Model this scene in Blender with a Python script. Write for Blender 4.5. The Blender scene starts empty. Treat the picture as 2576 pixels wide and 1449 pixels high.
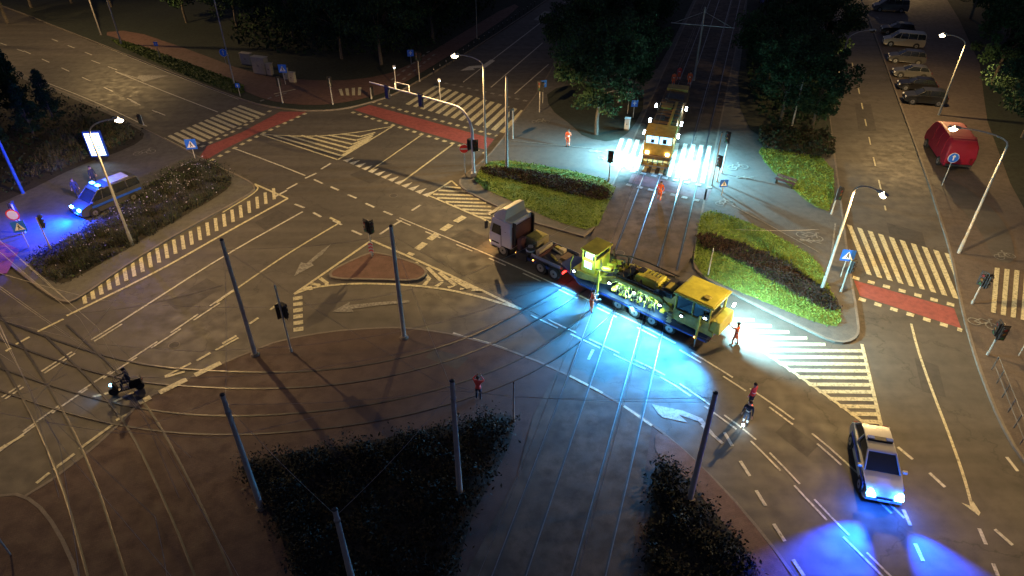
import bpy, bmesh, math, random
from mathutils import Vector, Matrix
from mathutils.geometry import tessellate_polygon
R=random.Random(7)
sc=bpy.context.scene
COL=sc.collection
TH=math.radians(35.8); F=1716.0; CX,CY=1288.0,724.5; HC=28.0
S_,C_=math.sin(TH),math.cos(TH)
# survey helper: photo measurement -> metres on the (level) ground plane
def G(u,v,z=0.0):
    t=(v-CY)/F; d=(HC-z)/(S_+t*C_)
    return Vector(((u-CX)*d/F, d*(C_-t*S_), z))
def HG(base,vtop):
    Y=G(*base).y; t=(vtop-CY)/F
    return HC-Y*(S_+t*C_)/(C_-t*S_)
# ------------------------------------------------------------ materials
MATS={}
def mat(name,col,rough=.7,metal=0.,var=.25,scale=3.,bump=0.,em=None,es=0.,spec=.5,fine=False):
    if name in MATS: return MATS[name]
    m=bpy.data.materials.new(name); m.use_nodes=True; nt=m.node_tree; N=nt.nodes; L=nt.links
    b=N['Principled BSDF']; b.inputs['Roughness'].default_value=rough; b.inputs['Metallic'].default_value=metal
    b.inputs['Specular IOR Level'].default_value=spec
    tc=N.new('ShaderNodeTexCoord')
    no=N.new('ShaderNodeTexNoise'); no.inputs['Scale'].default_value=scale; no.inputs['Detail'].default_value=6
    no.inputs['Roughness'].default_value=.65
    L.new(tc.outputs['Object'],no.inputs['Vector'])
    cr=N.new('ShaderNodeValToRGB'); e=cr.color_ramp.elements
    e[0].position=.3; e[1].position=.7
    e[0].color=[c*(1-var) for c in col]+[1]; e[1].color=[min(1,c*(1+var)) for c in col]+[1]
    L.new(no.outputs['Fac'],cr.inputs['Fac']); L.new(cr.outputs['Color'],b.inputs['Base Color'])
    if bump>0:
        n2=N.new('ShaderNodeTexNoise'); n2.inputs['Scale'].default_value=scale*6; n2.inputs['Detail'].default_value=4
        L.new(tc.outputs['Object'],n2.inputs['Vector'])
        bp=N.new('ShaderNodeBump'); bp.inputs['Strength'].default_value=bump; bp.inputs['Distance'].default_value=.03
        L.new(n2.outputs['Fac'],bp.inputs['Height']); L.new(bp.outputs['Normal'],b.inputs['Normal'])
    if em:
        b.inputs['Emission Color'].default_value=list(em)+[1]; b.inputs['Emission Strength'].default_value=es
    MATS[name]=m; return m
def ground_mat(name,c1,c2,c3,s1=.12,s2=1.6,rough=.8,brick=None,bump=.25,tracks=False):
    m=bpy.data.materials.new(name); m.use_nodes=True; nt=m.node_tree; N=nt.nodes; L=nt.links
    b=N['Principled BSDF']; tc=N.new('ShaderNodeTexCoord')
    def noise(s,d=6,r=.6):
        n=N.new('ShaderNodeTexNoise'); n.inputs['Scale'].default_value=s; n.inputs['Detail'].default_value=d; n.inputs['Roughness'].default_value=r
        L.new(tc.outputs['Object'],n.inputs['Vector']); return n
    def mr(sock,a,b_,lo,hi):
        n=N.new('ShaderNodeMapRange'); n.inputs[1].default_value=a; n.inputs[2].default_value=b_; n.inputs[3].default_value=lo; n.inputs[4].default_value=hi
        L.new(sock,n.inputs[0]); return n.outputs[0]
    def mix(f,a,b_,mode='MIX'):
        n=N.new('ShaderNodeMix'); n.data_type='RGBA'; n.blend_type=mode
        if hasattr(f,'node'): L.new(f,n.inputs[0])
        else: n.inputs[0].default_value=f
        for s,i in ((a,6),(b_,7)):
            if hasattr(s,'node'): L.new(s,n.inputs[i])
            else: n.inputs[i].default_value=list(s)+[1]
        return n.outputs[2]
    a=noise(s1); bb=noise(s2); c=noise(28,3)
    col=mix(mr(a.outputs['Fac'],.38,.62,0,1),c1,c2)
    col=mix(mr(bb.outputs['Fac'],.45,.75,0,.75),col,c3)
    fine=mr(c.outputs['Fac'],.3,.7,.75,1.25)
    vm=N.new('ShaderNodeVectorMath'); vm.operation='SCALE'; L.new(col,vm.inputs[0]); L.new(fine,vm.inputs['Scale'])
    col=vm.outputs[0]
    if tracks:
        mp=N.new('ShaderNodeMapping'); mp.inputs['Scale'].default_value=(.05,.9,1); mp.inputs['Rotation'].default_value=(0,0,math.radians(38))
        L.new(tc.outputs['Object'],mp.inputs['Vector'])
        n=N.new('ShaderNodeTexNoise'); n.inputs['Scale'].default_value=1.0; n.inputs['Detail'].default_value=3; L.new(mp.outputs[0],n.inputs['Vector'])
        f=mr(n.outputs['Fac'],.35,.65,.82,1.15)
        v2=N.new('ShaderNodeVectorMath'); v2.operation='SCALE'; L.new(col,v2.inputs[0]); L.new(f,v2.inputs['Scale']); col=v2.outputs[0]
        # sealed cracks
        vo=N.new('ShaderNodeTexVoronoi'); vo.feature='DISTANCE_TO_EDGE'; vo.inputs['Scale'].default_value=.09
        wn=noise(.8,4,.6); wm=N.new('ShaderNodeVectorMath'); wm.operation='SCALE'; L.new(wn.outputs['Color'],wm.inputs[0]); wm.inputs['Scale'].default_value=2.2
        wa=N.new('ShaderNodeVectorMath'); wa.operation='ADD'; L.new(tc.outputs['Object'],wa.inputs[0]); L.new(wm.outputs[0],wa.inputs[1]); L.new(wa.outputs[0],vo.inputs['Vector'])
        f=mr(vo.outputs['Distance'],.0,.006,.62,1.0)
        v3=N.new('ShaderNodeVectorMath'); v3.operation='SCALE'; L.new(col,v3.inputs[0]); L.new(f,v3.inputs['Scale']); col=v3.outputs[0]
    if brick:
        br=N.new('ShaderNodeTexBrick'); br.inputs['Scale'].default_value=brick; br.inputs['Mortar Size'].default_value=.02
        br.inputs['Color1'].default_value=(1,1,1,1); br.inputs['Color2'].default_value=(.86,.86,.86,1); br.inputs['Mortar'].default_value=(.78,.78,.78,1)
        mp=N.new('ShaderNodeMapping'); mp.inputs['Rotation'].default_value=(0,0,math.radians(-18)); L.new(tc.outputs['Object'],mp.inputs['Vector']); L.new(mp.outputs[0],br.inputs['Vector'])
        col=mix(1.0,col,br.outputs['Color'],'MULTIPLY')
    L.new(col,b.inputs['Base Color'])
    b.inputs['Roughness'].default_value=rough
    rr=mr(bb.outputs['Fac'],.3,.7,rough-.15,rough+.1); L.new(rr,b.inputs['Roughness'])
    bp=N.new('ShaderNodeBump'); bp.inputs['Strength'].default_value=bump; bp.inputs['Distance'].default_value=.02
    L.new(c.outputs['Fac'],bp.inputs['Height']); L.new(bp.outputs['Normal'],b.inputs['Normal'])
    MATS[name]=m; return m
ASPH=ground_mat('asphalt',(.070,.063,.054),(.082,.073,.063),(.062,.056,.049),.1,1.2,.74,tracks=True)
PATCH=ground_mat('asphalt_repair',(.050,.045,.04),(.056,.05,.045),(.044,.04,.036),.4,2,.8)
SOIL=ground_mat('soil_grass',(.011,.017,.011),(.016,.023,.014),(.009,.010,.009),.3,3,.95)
PAVE=ground_mat('paving_slabs',(.095,.075,.062),(.12,.095,.078),(.072,.058,.05),.3,2,.8,brick=2.2)
PAVG=ground_mat('grey_path',(.080,.077,.072),(.10,.095,.088),(.062,.06,.056),.3,2,.8)
PAVR=ground_mat('reddish_path',(.115,.062,.046),(.135,.072,.054),(.08,.048,.038),.3,2,.8,brick=2.5)
ISLM=ground_mat('island_paving',(.068,.040,.034),(.085,.050,.042),(.044,.03,.027),.3,1.2,.85,brick=2.0)
TRAMM=ground_mat('tramway_paving',(.05,.040,.033),(.10,.078,.06),(.027,.023,.02),.5,1.4,.85)
KERB=ground_mat('kerb_stone',(.14,.12,.10),(.18,.155,.13),(.10,.09,.075),.5,4,.8)
REDP=ground_mat('red_bike_lane',(.22,.055,.050),(.26,.068,.060),(.13,.046,.042),.4,2.6,.75)
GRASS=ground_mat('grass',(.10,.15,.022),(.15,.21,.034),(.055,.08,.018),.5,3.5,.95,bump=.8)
EARTH=ground_mat('bed_earth',(.022,.019,.015),(.03,.026,.019),(.016,.014,.012),.6,4,.95)
def paint_mat(name,col,lo=.36,hi=.54,k=.3):
    m=bpy.data.materials.new(name); m.use_nodes=True; nt=m.node_tree; N=nt.nodes; L=nt.links; b=N['Principled BSDF']
    tc=N.new('ShaderNodeTexCoord'); n=N.new('ShaderNodeTexNoise'); n.inputs['Scale'].default_value=5; n.inputs['Detail'].default_value=8; n.inputs['Roughness'].default_value=.8
    L.new(tc.outputs['Object'],n.inputs['Vector'])
    cr=N.new('ShaderNodeValToRGB'); e=cr.color_ramp.elements; e[0].position=lo; e[1].position=hi
    e[0].color=[c*k for c in col]+[1]; e[1].color=list(col)+[1]
    L.new(n.outputs['Fac'],cr.inputs[0]); L.new(cr.outputs[0],b.inputs['Base Color']); b.inputs['Roughness'].default_value=.6
    MATS[name]=m; return m
PAINT=paint_mat('road_paint',(.54,.52,.44)); PAINTY=paint_mat('road_paint_cream',(.56,.52,.34)); PAINTW=paint_mat('road_paint_worn',(.30,.29,.26),.4,.62,.3)
STEEL=mat('steel',(.38,.38,.38),.4,.8); RAILM=mat('rail_steel',(.34,.34,.35),.34,1.,.3,2); RAILD=mat('rail_steel_dull',(.11,.10,.095),.42,.85,.4,2)
GALV=mat('galvanised_pole',(.36,.34,.32),.55,.1,.2,2); POLEG=mat('grey_painted_pole',(.36,.35,.32),.6,.0,.2,2)
WIRE=mat('wire_metal',(.30,.28,.26),.6,.2)
DARK=mat('black_plastic',(.02,.02,.022),.5); RUB=mat('rubber',(.02,.02,.02),.85)
WHITE=mat('white_paint',(.65,.65,.65),.4,0,.06); YEL=mat('yellow_paint',(.52,.50,.06),.45,0,.25,1.5); YELD=mat('yellow_paint_dirty',(.34,.30,.06),.6,0,.45,2.5)
GLS=mat('dark_glass',(.015,.018,.022),.08,0,.1,1,spec=.9); RED=mat('red_paint',(.25,.007,.026),.55,0,.12,1); BLUE=mat('blue_paint',(.02,.08,.5),.45,0,.1)
NAVYP=mat('navy_blue_paint',(.012,.03,.14),.5,0,.3,2); CHAS=mat('dark_chassis_paint',(.05,.04,.045),.6,0,.4,3)
BLK=mat('black_machine',(.03,.03,.032),.55,0,.3); ORG=mat('orange_hi_vis',(.85,.16,.06),.75,0,.12,6); PINK=mat('red_hi_vis',(.7,.08,.07),.75,0,.12,6)
REFL=mat('reflective_tape',(.75,.75,.72),.35,0,.05); SKIN=mat('skin',(.45,.27,.2),.6,0,.1); NAVY=mat('navy_cloth',(.02,.025,.05),.85); BOOT=mat('boot_leather',(.03,.02,.015),.7)
HAIR=mat('hair',(.04,.025,.015),.8); RUST=mat('rusty_brown',(.13,.08,.045),.75,0,.45,1.5,.2); CREAM=mat('cream_paint',(.42,.36,.25),.55,0,.15); BRN=mat('maroon',(.08,.03,.035),.5)
E_W=mat('lamp_warm',(1,1,1),em=(1,.78,.45),es=28); E_C=mat('lamp_white',(1,1,1),em=(.75,.92,1),es=60); E_B=mat('lamp_blue',(.1,.2,1),em=(.03,.14,1),es=45)
E_BH=mat('lamp_blue_hot',(.3,.6,1),em=(.12,.45,1),es=60)
E_R=mat('lamp_red',(1,.05,.03),em=(1,.03,.02),es=7); E_O=mat('lamp_orange',(1,.3,.05),em=(1,.35,.06),es=14); E_CAB=mat('cab_light',(.6,.8,1),em=(.40,.85,.9),es=1.6)
E_CB=mat('cab_light_blue',(.6,.8,1),em=(.25,.6,1),es=3)
LR=mat('lens_red_off',(.12,.01,.01),.3); LAg=mat('lens_amber_off',(.12,.06,.01),.3); LG=mat('lens_green_off',(.01,.08,.03),.3)
BARK=mat('bark',(.10,.085,.07),.9,0,.4,6,.4)
def leaf(name,col,tr=.25):
    m=mat(name,col,.8,0,.45,.8,spec=.2); return m
LF=[leaf('leaf_dark',(.018,.040,.019)),leaf('leaf_mid',(.028,.062,.028)),leaf('leaf_light',(.042,.088,.036))]
HF=[leaf('hedge_dark',(.030,.019,.014)),leaf('hedge_red',(.046,.025,.02)),leaf('hedge_brown',(.024,.024,.014))]
GF=[leaf('groundcover_a',(.12,.19,.03)),leaf('groundcover_b',(.18,.25,.05)),leaf('groundcover_c',(.075,.12,.026))]
VF=[leaf('verge_a',(.045,.075,.018)),leaf('verge_b',(.07,.10,.025))]
SF=[leaf('shrub_grey',(.05,.058,.046)),leaf('shrub_dark',(.012,.017,.014)),leaf('shrub_dry',(.09,.08,.055))]
FLW=mat('flower_pale',(.4,.36,.5),.8)
# ------------------------------------------------------------ mesh builder
class MB:
    def __init__(s): s.v=[];s.f=[];s.mi=[];s.mats=[]
    def _m(s,m):
        if m not in s.mats: s.mats.append(m)
        return s.mats.index(m)
    def add(s,vs,fs,m):
        o=len(s.v); k=s._m(m); s.v+= [tuple(v) for v in vs]
        for f in fs: s.f.append([o+i for i in f]); s.mi.append(k)
        return s
    def box(s,c,d,m,rz=0,tx=1,ty=1,ox=0,M=None):
        x,y,z=d[0]/2,d[1]/2,d[2]/2; vs=[]
        for zz,a,b,o in ((-z,1,1,0),(z,tx,ty,ox)):
            for xx,yy in ((-x,-y),(x,-y),(x,y),(-x,y)): vs.append(Vector((xx*a+o,yy*b,zz)))
        Q=M if M else Matrix.Rotation(rz,3,'Z')
        vs=[Q@v+Vector(c) for v in vs]
        return s.add(vs,[(3,2,1,0),(4,5,6,7),(0,1,5,4),(1,2,6,5),(2,3,7,6),(3,0,4,7)],m)
    def cyl(s,p0,p1,r0,m,r1=None,n=12):
        p0,p1=Vector(p0),Vector(p1); r1=r0 if r1 is None else r1
        d=(p1-p0).normalized(); a=d.orthogonal().normalized(); b=d.cross(a); vs=[]
        for p,r in ((p0,r0),(p1,r1)):
            for i in range(n):
                t=2*math.pi*i/n; vs.append(p+(a*math.cos(t)+b*math.sin(t))*r)
        fs=[(i,(i+1)%n,n+(i+1)%n,n+i) for i in range(n)]+[tuple(range(n))[::-1],tuple(range(n,2*n))]
        return s.add(vs,fs,m)
    def tube(s,pts,r,m,n=8,r1=None):
        pts=[Vector(p) for p in pts]; vs=[];k=len(pts); r1=r if r1 is None else r1
        a=None
        for i,p in enumerate(pts):
            d=(pts[min(i+1,k-1)]-pts[max(i-1,0)]).normalized()
            a=d.orthogonal().normalized() if a is None else (a-d*a.dot(d)).normalized()
            b=d.cross(a); rr=r+(r1-r)*i/max(1,k-1)
            for j in range(n):
                t=2*math.pi*j/n; vs.append(p+(a*math.cos(t)+b*math.sin(t))*rr)
        fs=[(i*n+j,i*n+(j+1)%n,(i+1)*n+(j+1)%n,(i+1)*n+j) for i in range(k-1) for j in range(n)]
        fs+=[tuple(range(n))[::-1],tuple(range((k-1)*n,k*n))]
        return s.add(vs,fs,m)
    def prof(s,pts,m,yc=0):
        n=len(pts); vs=[(x,yc-w,z) for x,z,w in pts]+[(x,yc+w,z) for x,z,w in pts]
        fs=[(i,(i+1)%n,n+(i+1)%n,n+i) for i in range(n)]
        t=tessellate_polygon([[Vector((x,z,0)) for x,z,w in pts]])
        fs+=[tuple(q) for q in t]+[tuple(n+i for i in q[::-1]) for q in t]
        return s.add(vs,fs,m)
    def plate(s,pts,y,th,m):
        return s.prof([(x,z,th/2) for x,z in pts],m,y)
    def ball(s,c,r,m,sx=1,sy=1,sz=1,n=10):
        vs=[];c=Vector(c)
        for i in range(n//2+1):
            ph=math.pi*i/(n//2)
            for j in range(n):
                t=2*math.pi*j/n; vs.append(c+Vector((math.sin(ph)*math.cos(t)*sx,math.sin(ph)*math.sin(t)*sy,math.cos(ph)*sz))*r)
        fs=[(i*n+j,i*n+(j+1)%n,(i+1)*n+(j+1)%n,(i+1)*n+j) for i in range(n//2) for j in range(n)]
        return s.add(vs,fs,m)
    def mesh(s,name,smooth=True):
        me=bpy.data.meshes.new(name); me.from_pydata(s.v,[],s.f)
        for m in s.mats: me.materials.append(m)
        me.polygons.foreach_set('material_index',s.mi)
        if smooth and len(s.f)<60000:
            bm=bmesh.new(); bm.from_mesh(me); bmesh.ops.recalc_face_normals(bm,faces=bm.faces); bm.to_mesh(me); bm.free()
            me.polygons.foreach_set('use_smooth',[True]*len(me.polygons)); me.set_sharp_from_angle(angle=math.radians(38))
        me.update(); return me
    def obj(s,name,parent=None,bevel=0,smooth=True,**kw):
        o=bpy.data.objects.new(name,s.mesh(name,smooth)); COL.objects.link(o)
        if parent: o.parent=parent
        if bevel:
            b=o.modifiers.new('Bevel','BEVEL'); b.width=bevel; b.segments=2; b.limit_method='ANGLE'; b.angle_limit=math.radians(40)
        for k,v in kw.items(): o[k]=v
        return o
def thing(name,label,cat,loc,rz=0,group=None):
    e=bpy.data.objects.new(name,None); COL.objects.link(e); e.location=loc; e.rotation_euler=(0,0,rz)
    e.empty_display_size=.3; e['label']=label; e['category']=cat
    if group: e['group']=group
    return e
def rot_of(d): return math.atan2(d[1],d[0])
def light(kind,loc,power,col,parent=None,r=.1,size=None,blend=.5,aim=None,batwing=False,name='lamp_light'):
    l=bpy.data.lights.new(name,kind); l.energy=power; l.color=col; l.shadow_soft_size=r
    if kind=='SPOT': l.spot_size=math.radians(size or 160); l.spot_blend=blend
    o=bpy.data.objects.new(name,l); COL.objects.link(o); o.location=loc
    if aim is not None:
        o.rotation_euler=(Vector(aim)-Vector(loc)).to_track_quat('-Z','Y').to_euler()
    if parent: o.parent=parent
    if batwing:
        l.use_nodes=True; N=l.node_tree.nodes; L=l.node_tree.links; em=N['Emission']
        g=N.new('ShaderNodeNewGeometry'); sp=N.new('ShaderNodeSeparateXYZ'); L.new(g.outputs['Incoming'],sp.inputs[0])
        def mt(op,a,b=None):
            n=N.new('ShaderNodeMath'); n.operation=op
            if hasattr(a,'node'): L.new(a,n.inputs[0])
            else: n.inputs[0].default_value=a
            if b is not None:
                if hasattr(b,'node'): L.new(b,n.inputs[1])
                else: n.inputs[1].default_value=b
            return n.outputs[0]
        c=mt('ABSOLUTE',sp.outputs['Z']); c3=mt('MAXIMUM',mt('POWER',c,2.0),.17); L.new(mt('DIVIDE',1.0,c3),em.inputs['Strength'])
    return o
# ------------------------------------------------------------ ground
def chaikin(p,it=2,closed=True):
    for _ in range(it):
        q=[];n=len(p)
        for i in range(n if closed else n-1):
            a,b=p[i],p[(i+1)%n]; q+=[a*.75+b*.25,a*.25+b*.75]
        if not closed: q=[p[0]]+q+[p[-1]]
        p=q
    return p
def W(px,z=0,sm=0): 
    p=[G(u,v) for u,v in px]
    if sm: p=chaikin(p,sm)
    return [Vector((q.x,q.y,z)) for q in p]
def polyfaces(p): 
    return [tuple(t) for t in tessellate_polygon([p])]
def flat(name,pts,z,m,**kw):
    p=[Vector((q.x,q.y,z)) for q in pts]; b=MB(); b.add(p,polyfaces(p),m)
    kw.setdefault('kind','structure')
    return b.obj(name,smooth=False,**kw)
def offset(p,w):
    n=len(p); A=sum(p[i].x*p[(i+1)%n].y-p[(i+1)%n].x*p[i].y for i in range(n)); s=1 if A>0 else -1; out=[]
    for i in range(n):
        a,b,c=p[i-1],p[i],p[(i+1)%n]
        d1=(b-a);d2=(c-b)
        d1.z=d2.z=0
        if d1.length<1e-5 or d2.length<1e-5: out.append(b.copy());continue
        d1.normalize();d2.normalize(); n1=Vector((-d1.y,d1.x,0));n2=Vector((-d2.y,d2.x,0)); nn=(n1+n2)
        if nn.length<.2: nn=n1
        nn.normalize(); out.append(b+nn*s*w/max(.5,nn.dot(n1)))
    return out
def raised(name,px,m,sm=1,top=.13,kw=.16):
    p=W(px,0,sm); n=len(p); q=offset(p,kw); b=MB()
    P=lambda L,z:[Vector((v.x,v.y,z)) for v in L]
    b.add(P(p,top),polyfaces(P(p,top)),m)
    vs=P(p,-.02)+P(p,top+.012)+P(q,top+.012)+P(q,top-.01)
    fs=[]
    for i in range(n):
        j=(i+1)%n
        for k in range(3): fs.append((k*n+i,k*n+j,(k+1)*n+j,(k+1)*n+i))
    b.add(vs,fs,KERB)
    return b.obj(name,smooth=False,kind='structure')
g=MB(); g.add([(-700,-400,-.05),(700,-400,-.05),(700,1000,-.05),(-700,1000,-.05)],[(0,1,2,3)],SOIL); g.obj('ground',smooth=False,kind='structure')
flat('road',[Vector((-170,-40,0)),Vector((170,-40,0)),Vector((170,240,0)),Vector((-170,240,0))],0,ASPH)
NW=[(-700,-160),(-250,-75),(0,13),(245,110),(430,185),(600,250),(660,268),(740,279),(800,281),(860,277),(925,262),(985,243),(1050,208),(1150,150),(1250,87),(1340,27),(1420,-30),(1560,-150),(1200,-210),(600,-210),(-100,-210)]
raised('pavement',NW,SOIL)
WB=[(-900,-20),(-300,35),(0,162),(110,212),(240,265),(370,328),(430,358),(500,395),(560,425),(620,452),(648,472),(628,494),(450,590),(320,670),(205,752),(165,768),(110,738),(20,665),(-60,600),(-300,500),(-900,420)]
raised('pavement',WB,PAVG)
N1=[(1152,460),(1165,443),(1212,408),(1245,375),(1300,300),(1352,235),(1400,150),(1450,85),(1560,-50),(1640,-150),(1820,-150),(1753,0),(1708,100),(1619,300),(1558,435),(1530,500),(1485,603),(1420,585),(1330,560),(1228,512),(1165,480)]
raised('pavement',N1,PAVG)
N2=[(1741,648),(1750,690),(1850,745),(1950,795),(2040,838),(2090,862),(2130,867),(2160,850),(2162,820),(2140,690),(2112,480),(2075,200),(2049,0),(2025,-170),(1915,-170),(1875,0),(1812,300),(1770,500)]
raised('pavement',N2,PAVG)
EB=[(2113,-150),(2167,0),(2239,200),(2330,450),(2352,520),(2390,640),(2412,760),(2440,870),(2470,960),(2510,1060),(2560,1150),(2680,1300),(3000,1500),(3800,1200),(3600,400),(3000,-50),(2600,-180)]
raised('pavement',EB,PAVE)
CI=[(834,706),(826,688),(860,668),(922,640),(950,636),(1045,662),(1075,680),(1074,696),(1044,711),(940,707)]
raised('traffic_island',CI,ground_mat('island_red_brown',(.11,.052,.04),(.13,.062,.048),(.075,.043,.035),.25,1.5,.85,brick=2.0),kw=.18)
SB=[(345,1012),(450,962),(560,912),(640,880),(700,856),(830,832),(950,824),(1020,823),(1120,836),(1180,850),(1260,872),(1390,922),(1540,1000),(1640,1062),(1760,1165),(1880,1290),(1990,1430),(2100,1600),(600,1650),(-300,1640),(-250,1420),(90,1235),(230,1130),(330,1035)]
raised('tram_island',SB,ISLM,top=.03)
raised('pavement',[(-300,1300),(30,1238),(95,1262),(150,1330),(205,1449),(240,1640),(-300,1640)],ISLM,top=.13)
# repair patches and seams in the asphalt
for px in ([(880,440),(960,405),(1010,425),(930,462)],[(1130,600),(1175,575),(1230,600),(1190,630)],[(420,760),(520,700),(560,722),(455,790)],[(2230,560),(2320,585),(2335,640),(2245,615)],[(1980,1060),(2060,1120),(2030,1150),(1950,1088)],[(640,560),(700,528),(730,545),(668,580)],[(2150,260),(2190,262),(2205,330),(2160,330)],[(2300,900),(2360,920),(2380,1000),(2320,985)],[(1090,880),(1180,900),(1150,930),(1070,900)]):
    flat('asphalt_patch',W(px),.004 if px[0]!=(1090,880) else .036,PATCH)
# overlays on raised ground
Z1=.150
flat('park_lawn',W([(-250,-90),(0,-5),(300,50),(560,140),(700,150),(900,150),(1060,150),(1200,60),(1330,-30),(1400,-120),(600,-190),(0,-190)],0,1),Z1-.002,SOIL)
flat('footpath',W([(250,85),(330,78),(470,125),(640,190),(760,205),(900,205),(1010,180),(1130,105),(1290,10),(1310,22),(1150,130),(1050,192),(980,232),(920,250),(860,262),(800,268),(740,266),(670,255),(600,225),(470,170),(330,110)],0,1),Z1+.003,PAVR)
flat('grass_verge',W([(262,100),(330,108),(470,160),(612,212),(618,245),(560,228),(430,178)],0,1),Z1+.008,ground_mat('verge_grass',(.04,.065,.016),(.06,.09,.022),(.028,.04,.013),.5,3.5,.95,bump=.8))
flat('planting_bed',W([(-600,40),(0,180),(120,225),(240,275),(345,325),(370,345),(330,375),(200,420),(60,490),(-100,560),(-600,480)],0,1),Z1+.01,EARTH)
flat('planting_bed',W([(420,440),(500,402),(560,425),(590,460),(560,492),(440,560),(320,630),(190,705),(150,720),(95,690),(70,655),(200,590),(330,500)],0,1),Z1+.01,EARTH)
GR1=[(1245,402),(1400,425),(1556,462),(1525,525),(1497,588),(1400,562),(1300,515),(1195,468),(1200,435)]
HD1=[(1215,424),(1330,433),(1440,456),(1538,482),(1527,516),(1430,494),(1320,464),(1212,445)]
GR2=[(1765,528),(1850,550),(1960,600),(2060,660),(2078,715),(2112,780),(2115,828),(2060,820),(1960,780),(1850,735),(1742,685),(1752,600)]
HD2=[(1755,592),(1850,613),(1960,660),(2060,725),(2110,778),(2103,794),(2020,758),(1920,700),(1830,650),(1752,624)]
flat('grass_bed',W(GR1,0,1),Z1+.01,GRASS); flat('grass_bed',W(GR2,0,1),Z1+.01,GRASS)
flat('grass_bed',W([(1900,372),(1960,380),(2095,400),(2098,540),(2040,522),(1985,472),(1930,425)],0,1),Z1+.01,GRASS)
flat('grass_bed',W([(1375,230),(1470,210),(1600,215),(1625,260),(1590,330),(1545,362),(1470,350),(1440,320),(1380,275)],0,1),Z1+.01,SOIL)
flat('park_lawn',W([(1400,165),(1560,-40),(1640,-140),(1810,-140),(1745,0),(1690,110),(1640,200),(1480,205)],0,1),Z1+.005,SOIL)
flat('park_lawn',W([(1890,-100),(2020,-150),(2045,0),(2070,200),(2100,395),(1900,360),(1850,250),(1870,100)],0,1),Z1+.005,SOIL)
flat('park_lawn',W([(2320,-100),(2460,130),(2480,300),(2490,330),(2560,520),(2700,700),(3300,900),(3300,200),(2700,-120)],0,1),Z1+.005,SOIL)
flat('cycle_path',W([(2325,455),(2400,510),(2470,590),(2495,660),(2560,670),(2530,560),(2440,480),(2360,440)],0,2),Z1+.006,ASPH)
flat('tramway',W([(1485,603),(1530,500),(1619,300),(1708,100),(1753,0),(1815,-140),(1915,-170),(1875,0),(1812,300),(1770,500),(1741,648),(1700,700),(1560,660)],0,0),.134,TRAMM)
flat('footpath',W([(1645,1085),(1690,1105),(1770,1180),(1880,1300),(1990,1449),(2060,1600),(1990,1600),(1900,1440),(1800,1310),(1720,1200),(1650,1150)],0,1),.048,PAVR)
flat('tramway',W([(1400,935),(1520,1000),(1640,1068),(1620,1200),(1560,1600),(1050,1600),(1170,1449),(1300,1200),(1340,1050)],0,0),.044,TRAMM)
# red bike lanes
flat('bike_lane',W([(497,402),(520,368),(610,332),(705,281),(772,281),(735,300),(640,338),(560,378),(520,402)]),.005,REDP)
flat('bike_lane',W([(930,264),(1080,305),(1243,350),(1222,377),(1060,330),(890,276)]),.005,REDP)
flat('bike_lane',W([(2148,705),(2400,776),(2418,826),(2163,744)]),.005,REDP)
flat('bike_lane',W([(1590,440),(1790,482),(1778,508),(1580,462)]),.142,ground_mat('bike_lane_blue_lit',(.11,.05,.055),(.13,.06,.065),(.08,.045,.045),.4,2.6,.8))  # red lane's colour dulled to purple, with the blue floodlight painted in
flat('bike_lane',W([(-80,600),(0,610),(52,632),(20,692),(-80,700)]),.16,REDP)
# ------------------------------------------------------------ markings
MK=MB(); zk=[0.010]
def mz(base=0):
    zk[0]+=.00004; return base+zk[0]
def qd(pts,base=0,m=PAINT):
    z=mz(base); p=[Vector((q.x,q.y,z)) for q in pts]; MK.add(p,polyfaces(p) if len(p)>4 else [tuple(range(len(p)))],m)
def mpoly(px,base=0,m=PAINT): qd([G(*a) for a in px],base,m)
def dens(px,sm=2):
    p=[G(*a) for a in px]
    if sm and len(p)>2: p=chaikin(p,sm,False)
    return p
def ribbon(p,w,base=0,m=PAINT):
    n=len(p);z=mz(base);vs=[]
    for i in range(n):
        d=p[min(i+1,n-1)]-p[max(i-1,0)]; d.z=0; d.normalize(); o=Vector((-d.y,d.x,0))*w/2
        vs+=[Vector((p[i].x,p[i].y,z))+o,Vector((p[i].x,p[i].y,z))-o]
    MK.add(vs,[(2*i,2*i+1,2*i+3,2*i+2) for i in range(n-1)],m)
def line(px,w=.14,base=0,m=PAINT,sm=2): ribbon(dens(px,sm),w,base,m)
def dash(px,w=.14,on=2.,off=2.,base=0,m=PAINT,start=0,sm=2,shift=0):
    p=dens(px,sm); 
    if shift:
        q=[]
        for i in range(len(p)):
            d=p[min(i+1,len(p)-1)]-p[max(i-1,0)]; d.normalize(); q.append(p[i]+Vector((-d.y,d.x,0))*shift)
        p=q
    cum=[0]
    for i in range(1,len(p)): cum.append(cum[-1]+(p[i]-p[i-1]).length)
    def at(s):
        for i in range(1,len(p)):
            if s<=cum[i]: return p[i-1].lerp(p[i],(s-cum[i-1])/max(1e-6,cum[i]-cum[i-1]))
        return p[-1]
    s=start
    while s<cum[-1]-.2:
        e=min(s+on,cum[-1]); k=max(2,int((e-s)/.8)+1)
        ribbon([at(s+(e-s)*j/(k-1)) for j in range(k)],w,base,m); s+=on+off
def zebra(TL,TR,BR,BL,n,fill=.5,base=0,m=PAINT,lead=0):
    a,b,c,d=[G(*q) for q in (TL,TR,BR,BL)]
    for i in range(n):
        t0=(i+lead)/n; t1=t0+fill/n
        qd([a.lerp(b,t0),a.lerp(b,t1),d.lerp(c,t1),d.lerp(c,t0)],base,m)
Y=PAINTY
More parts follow.
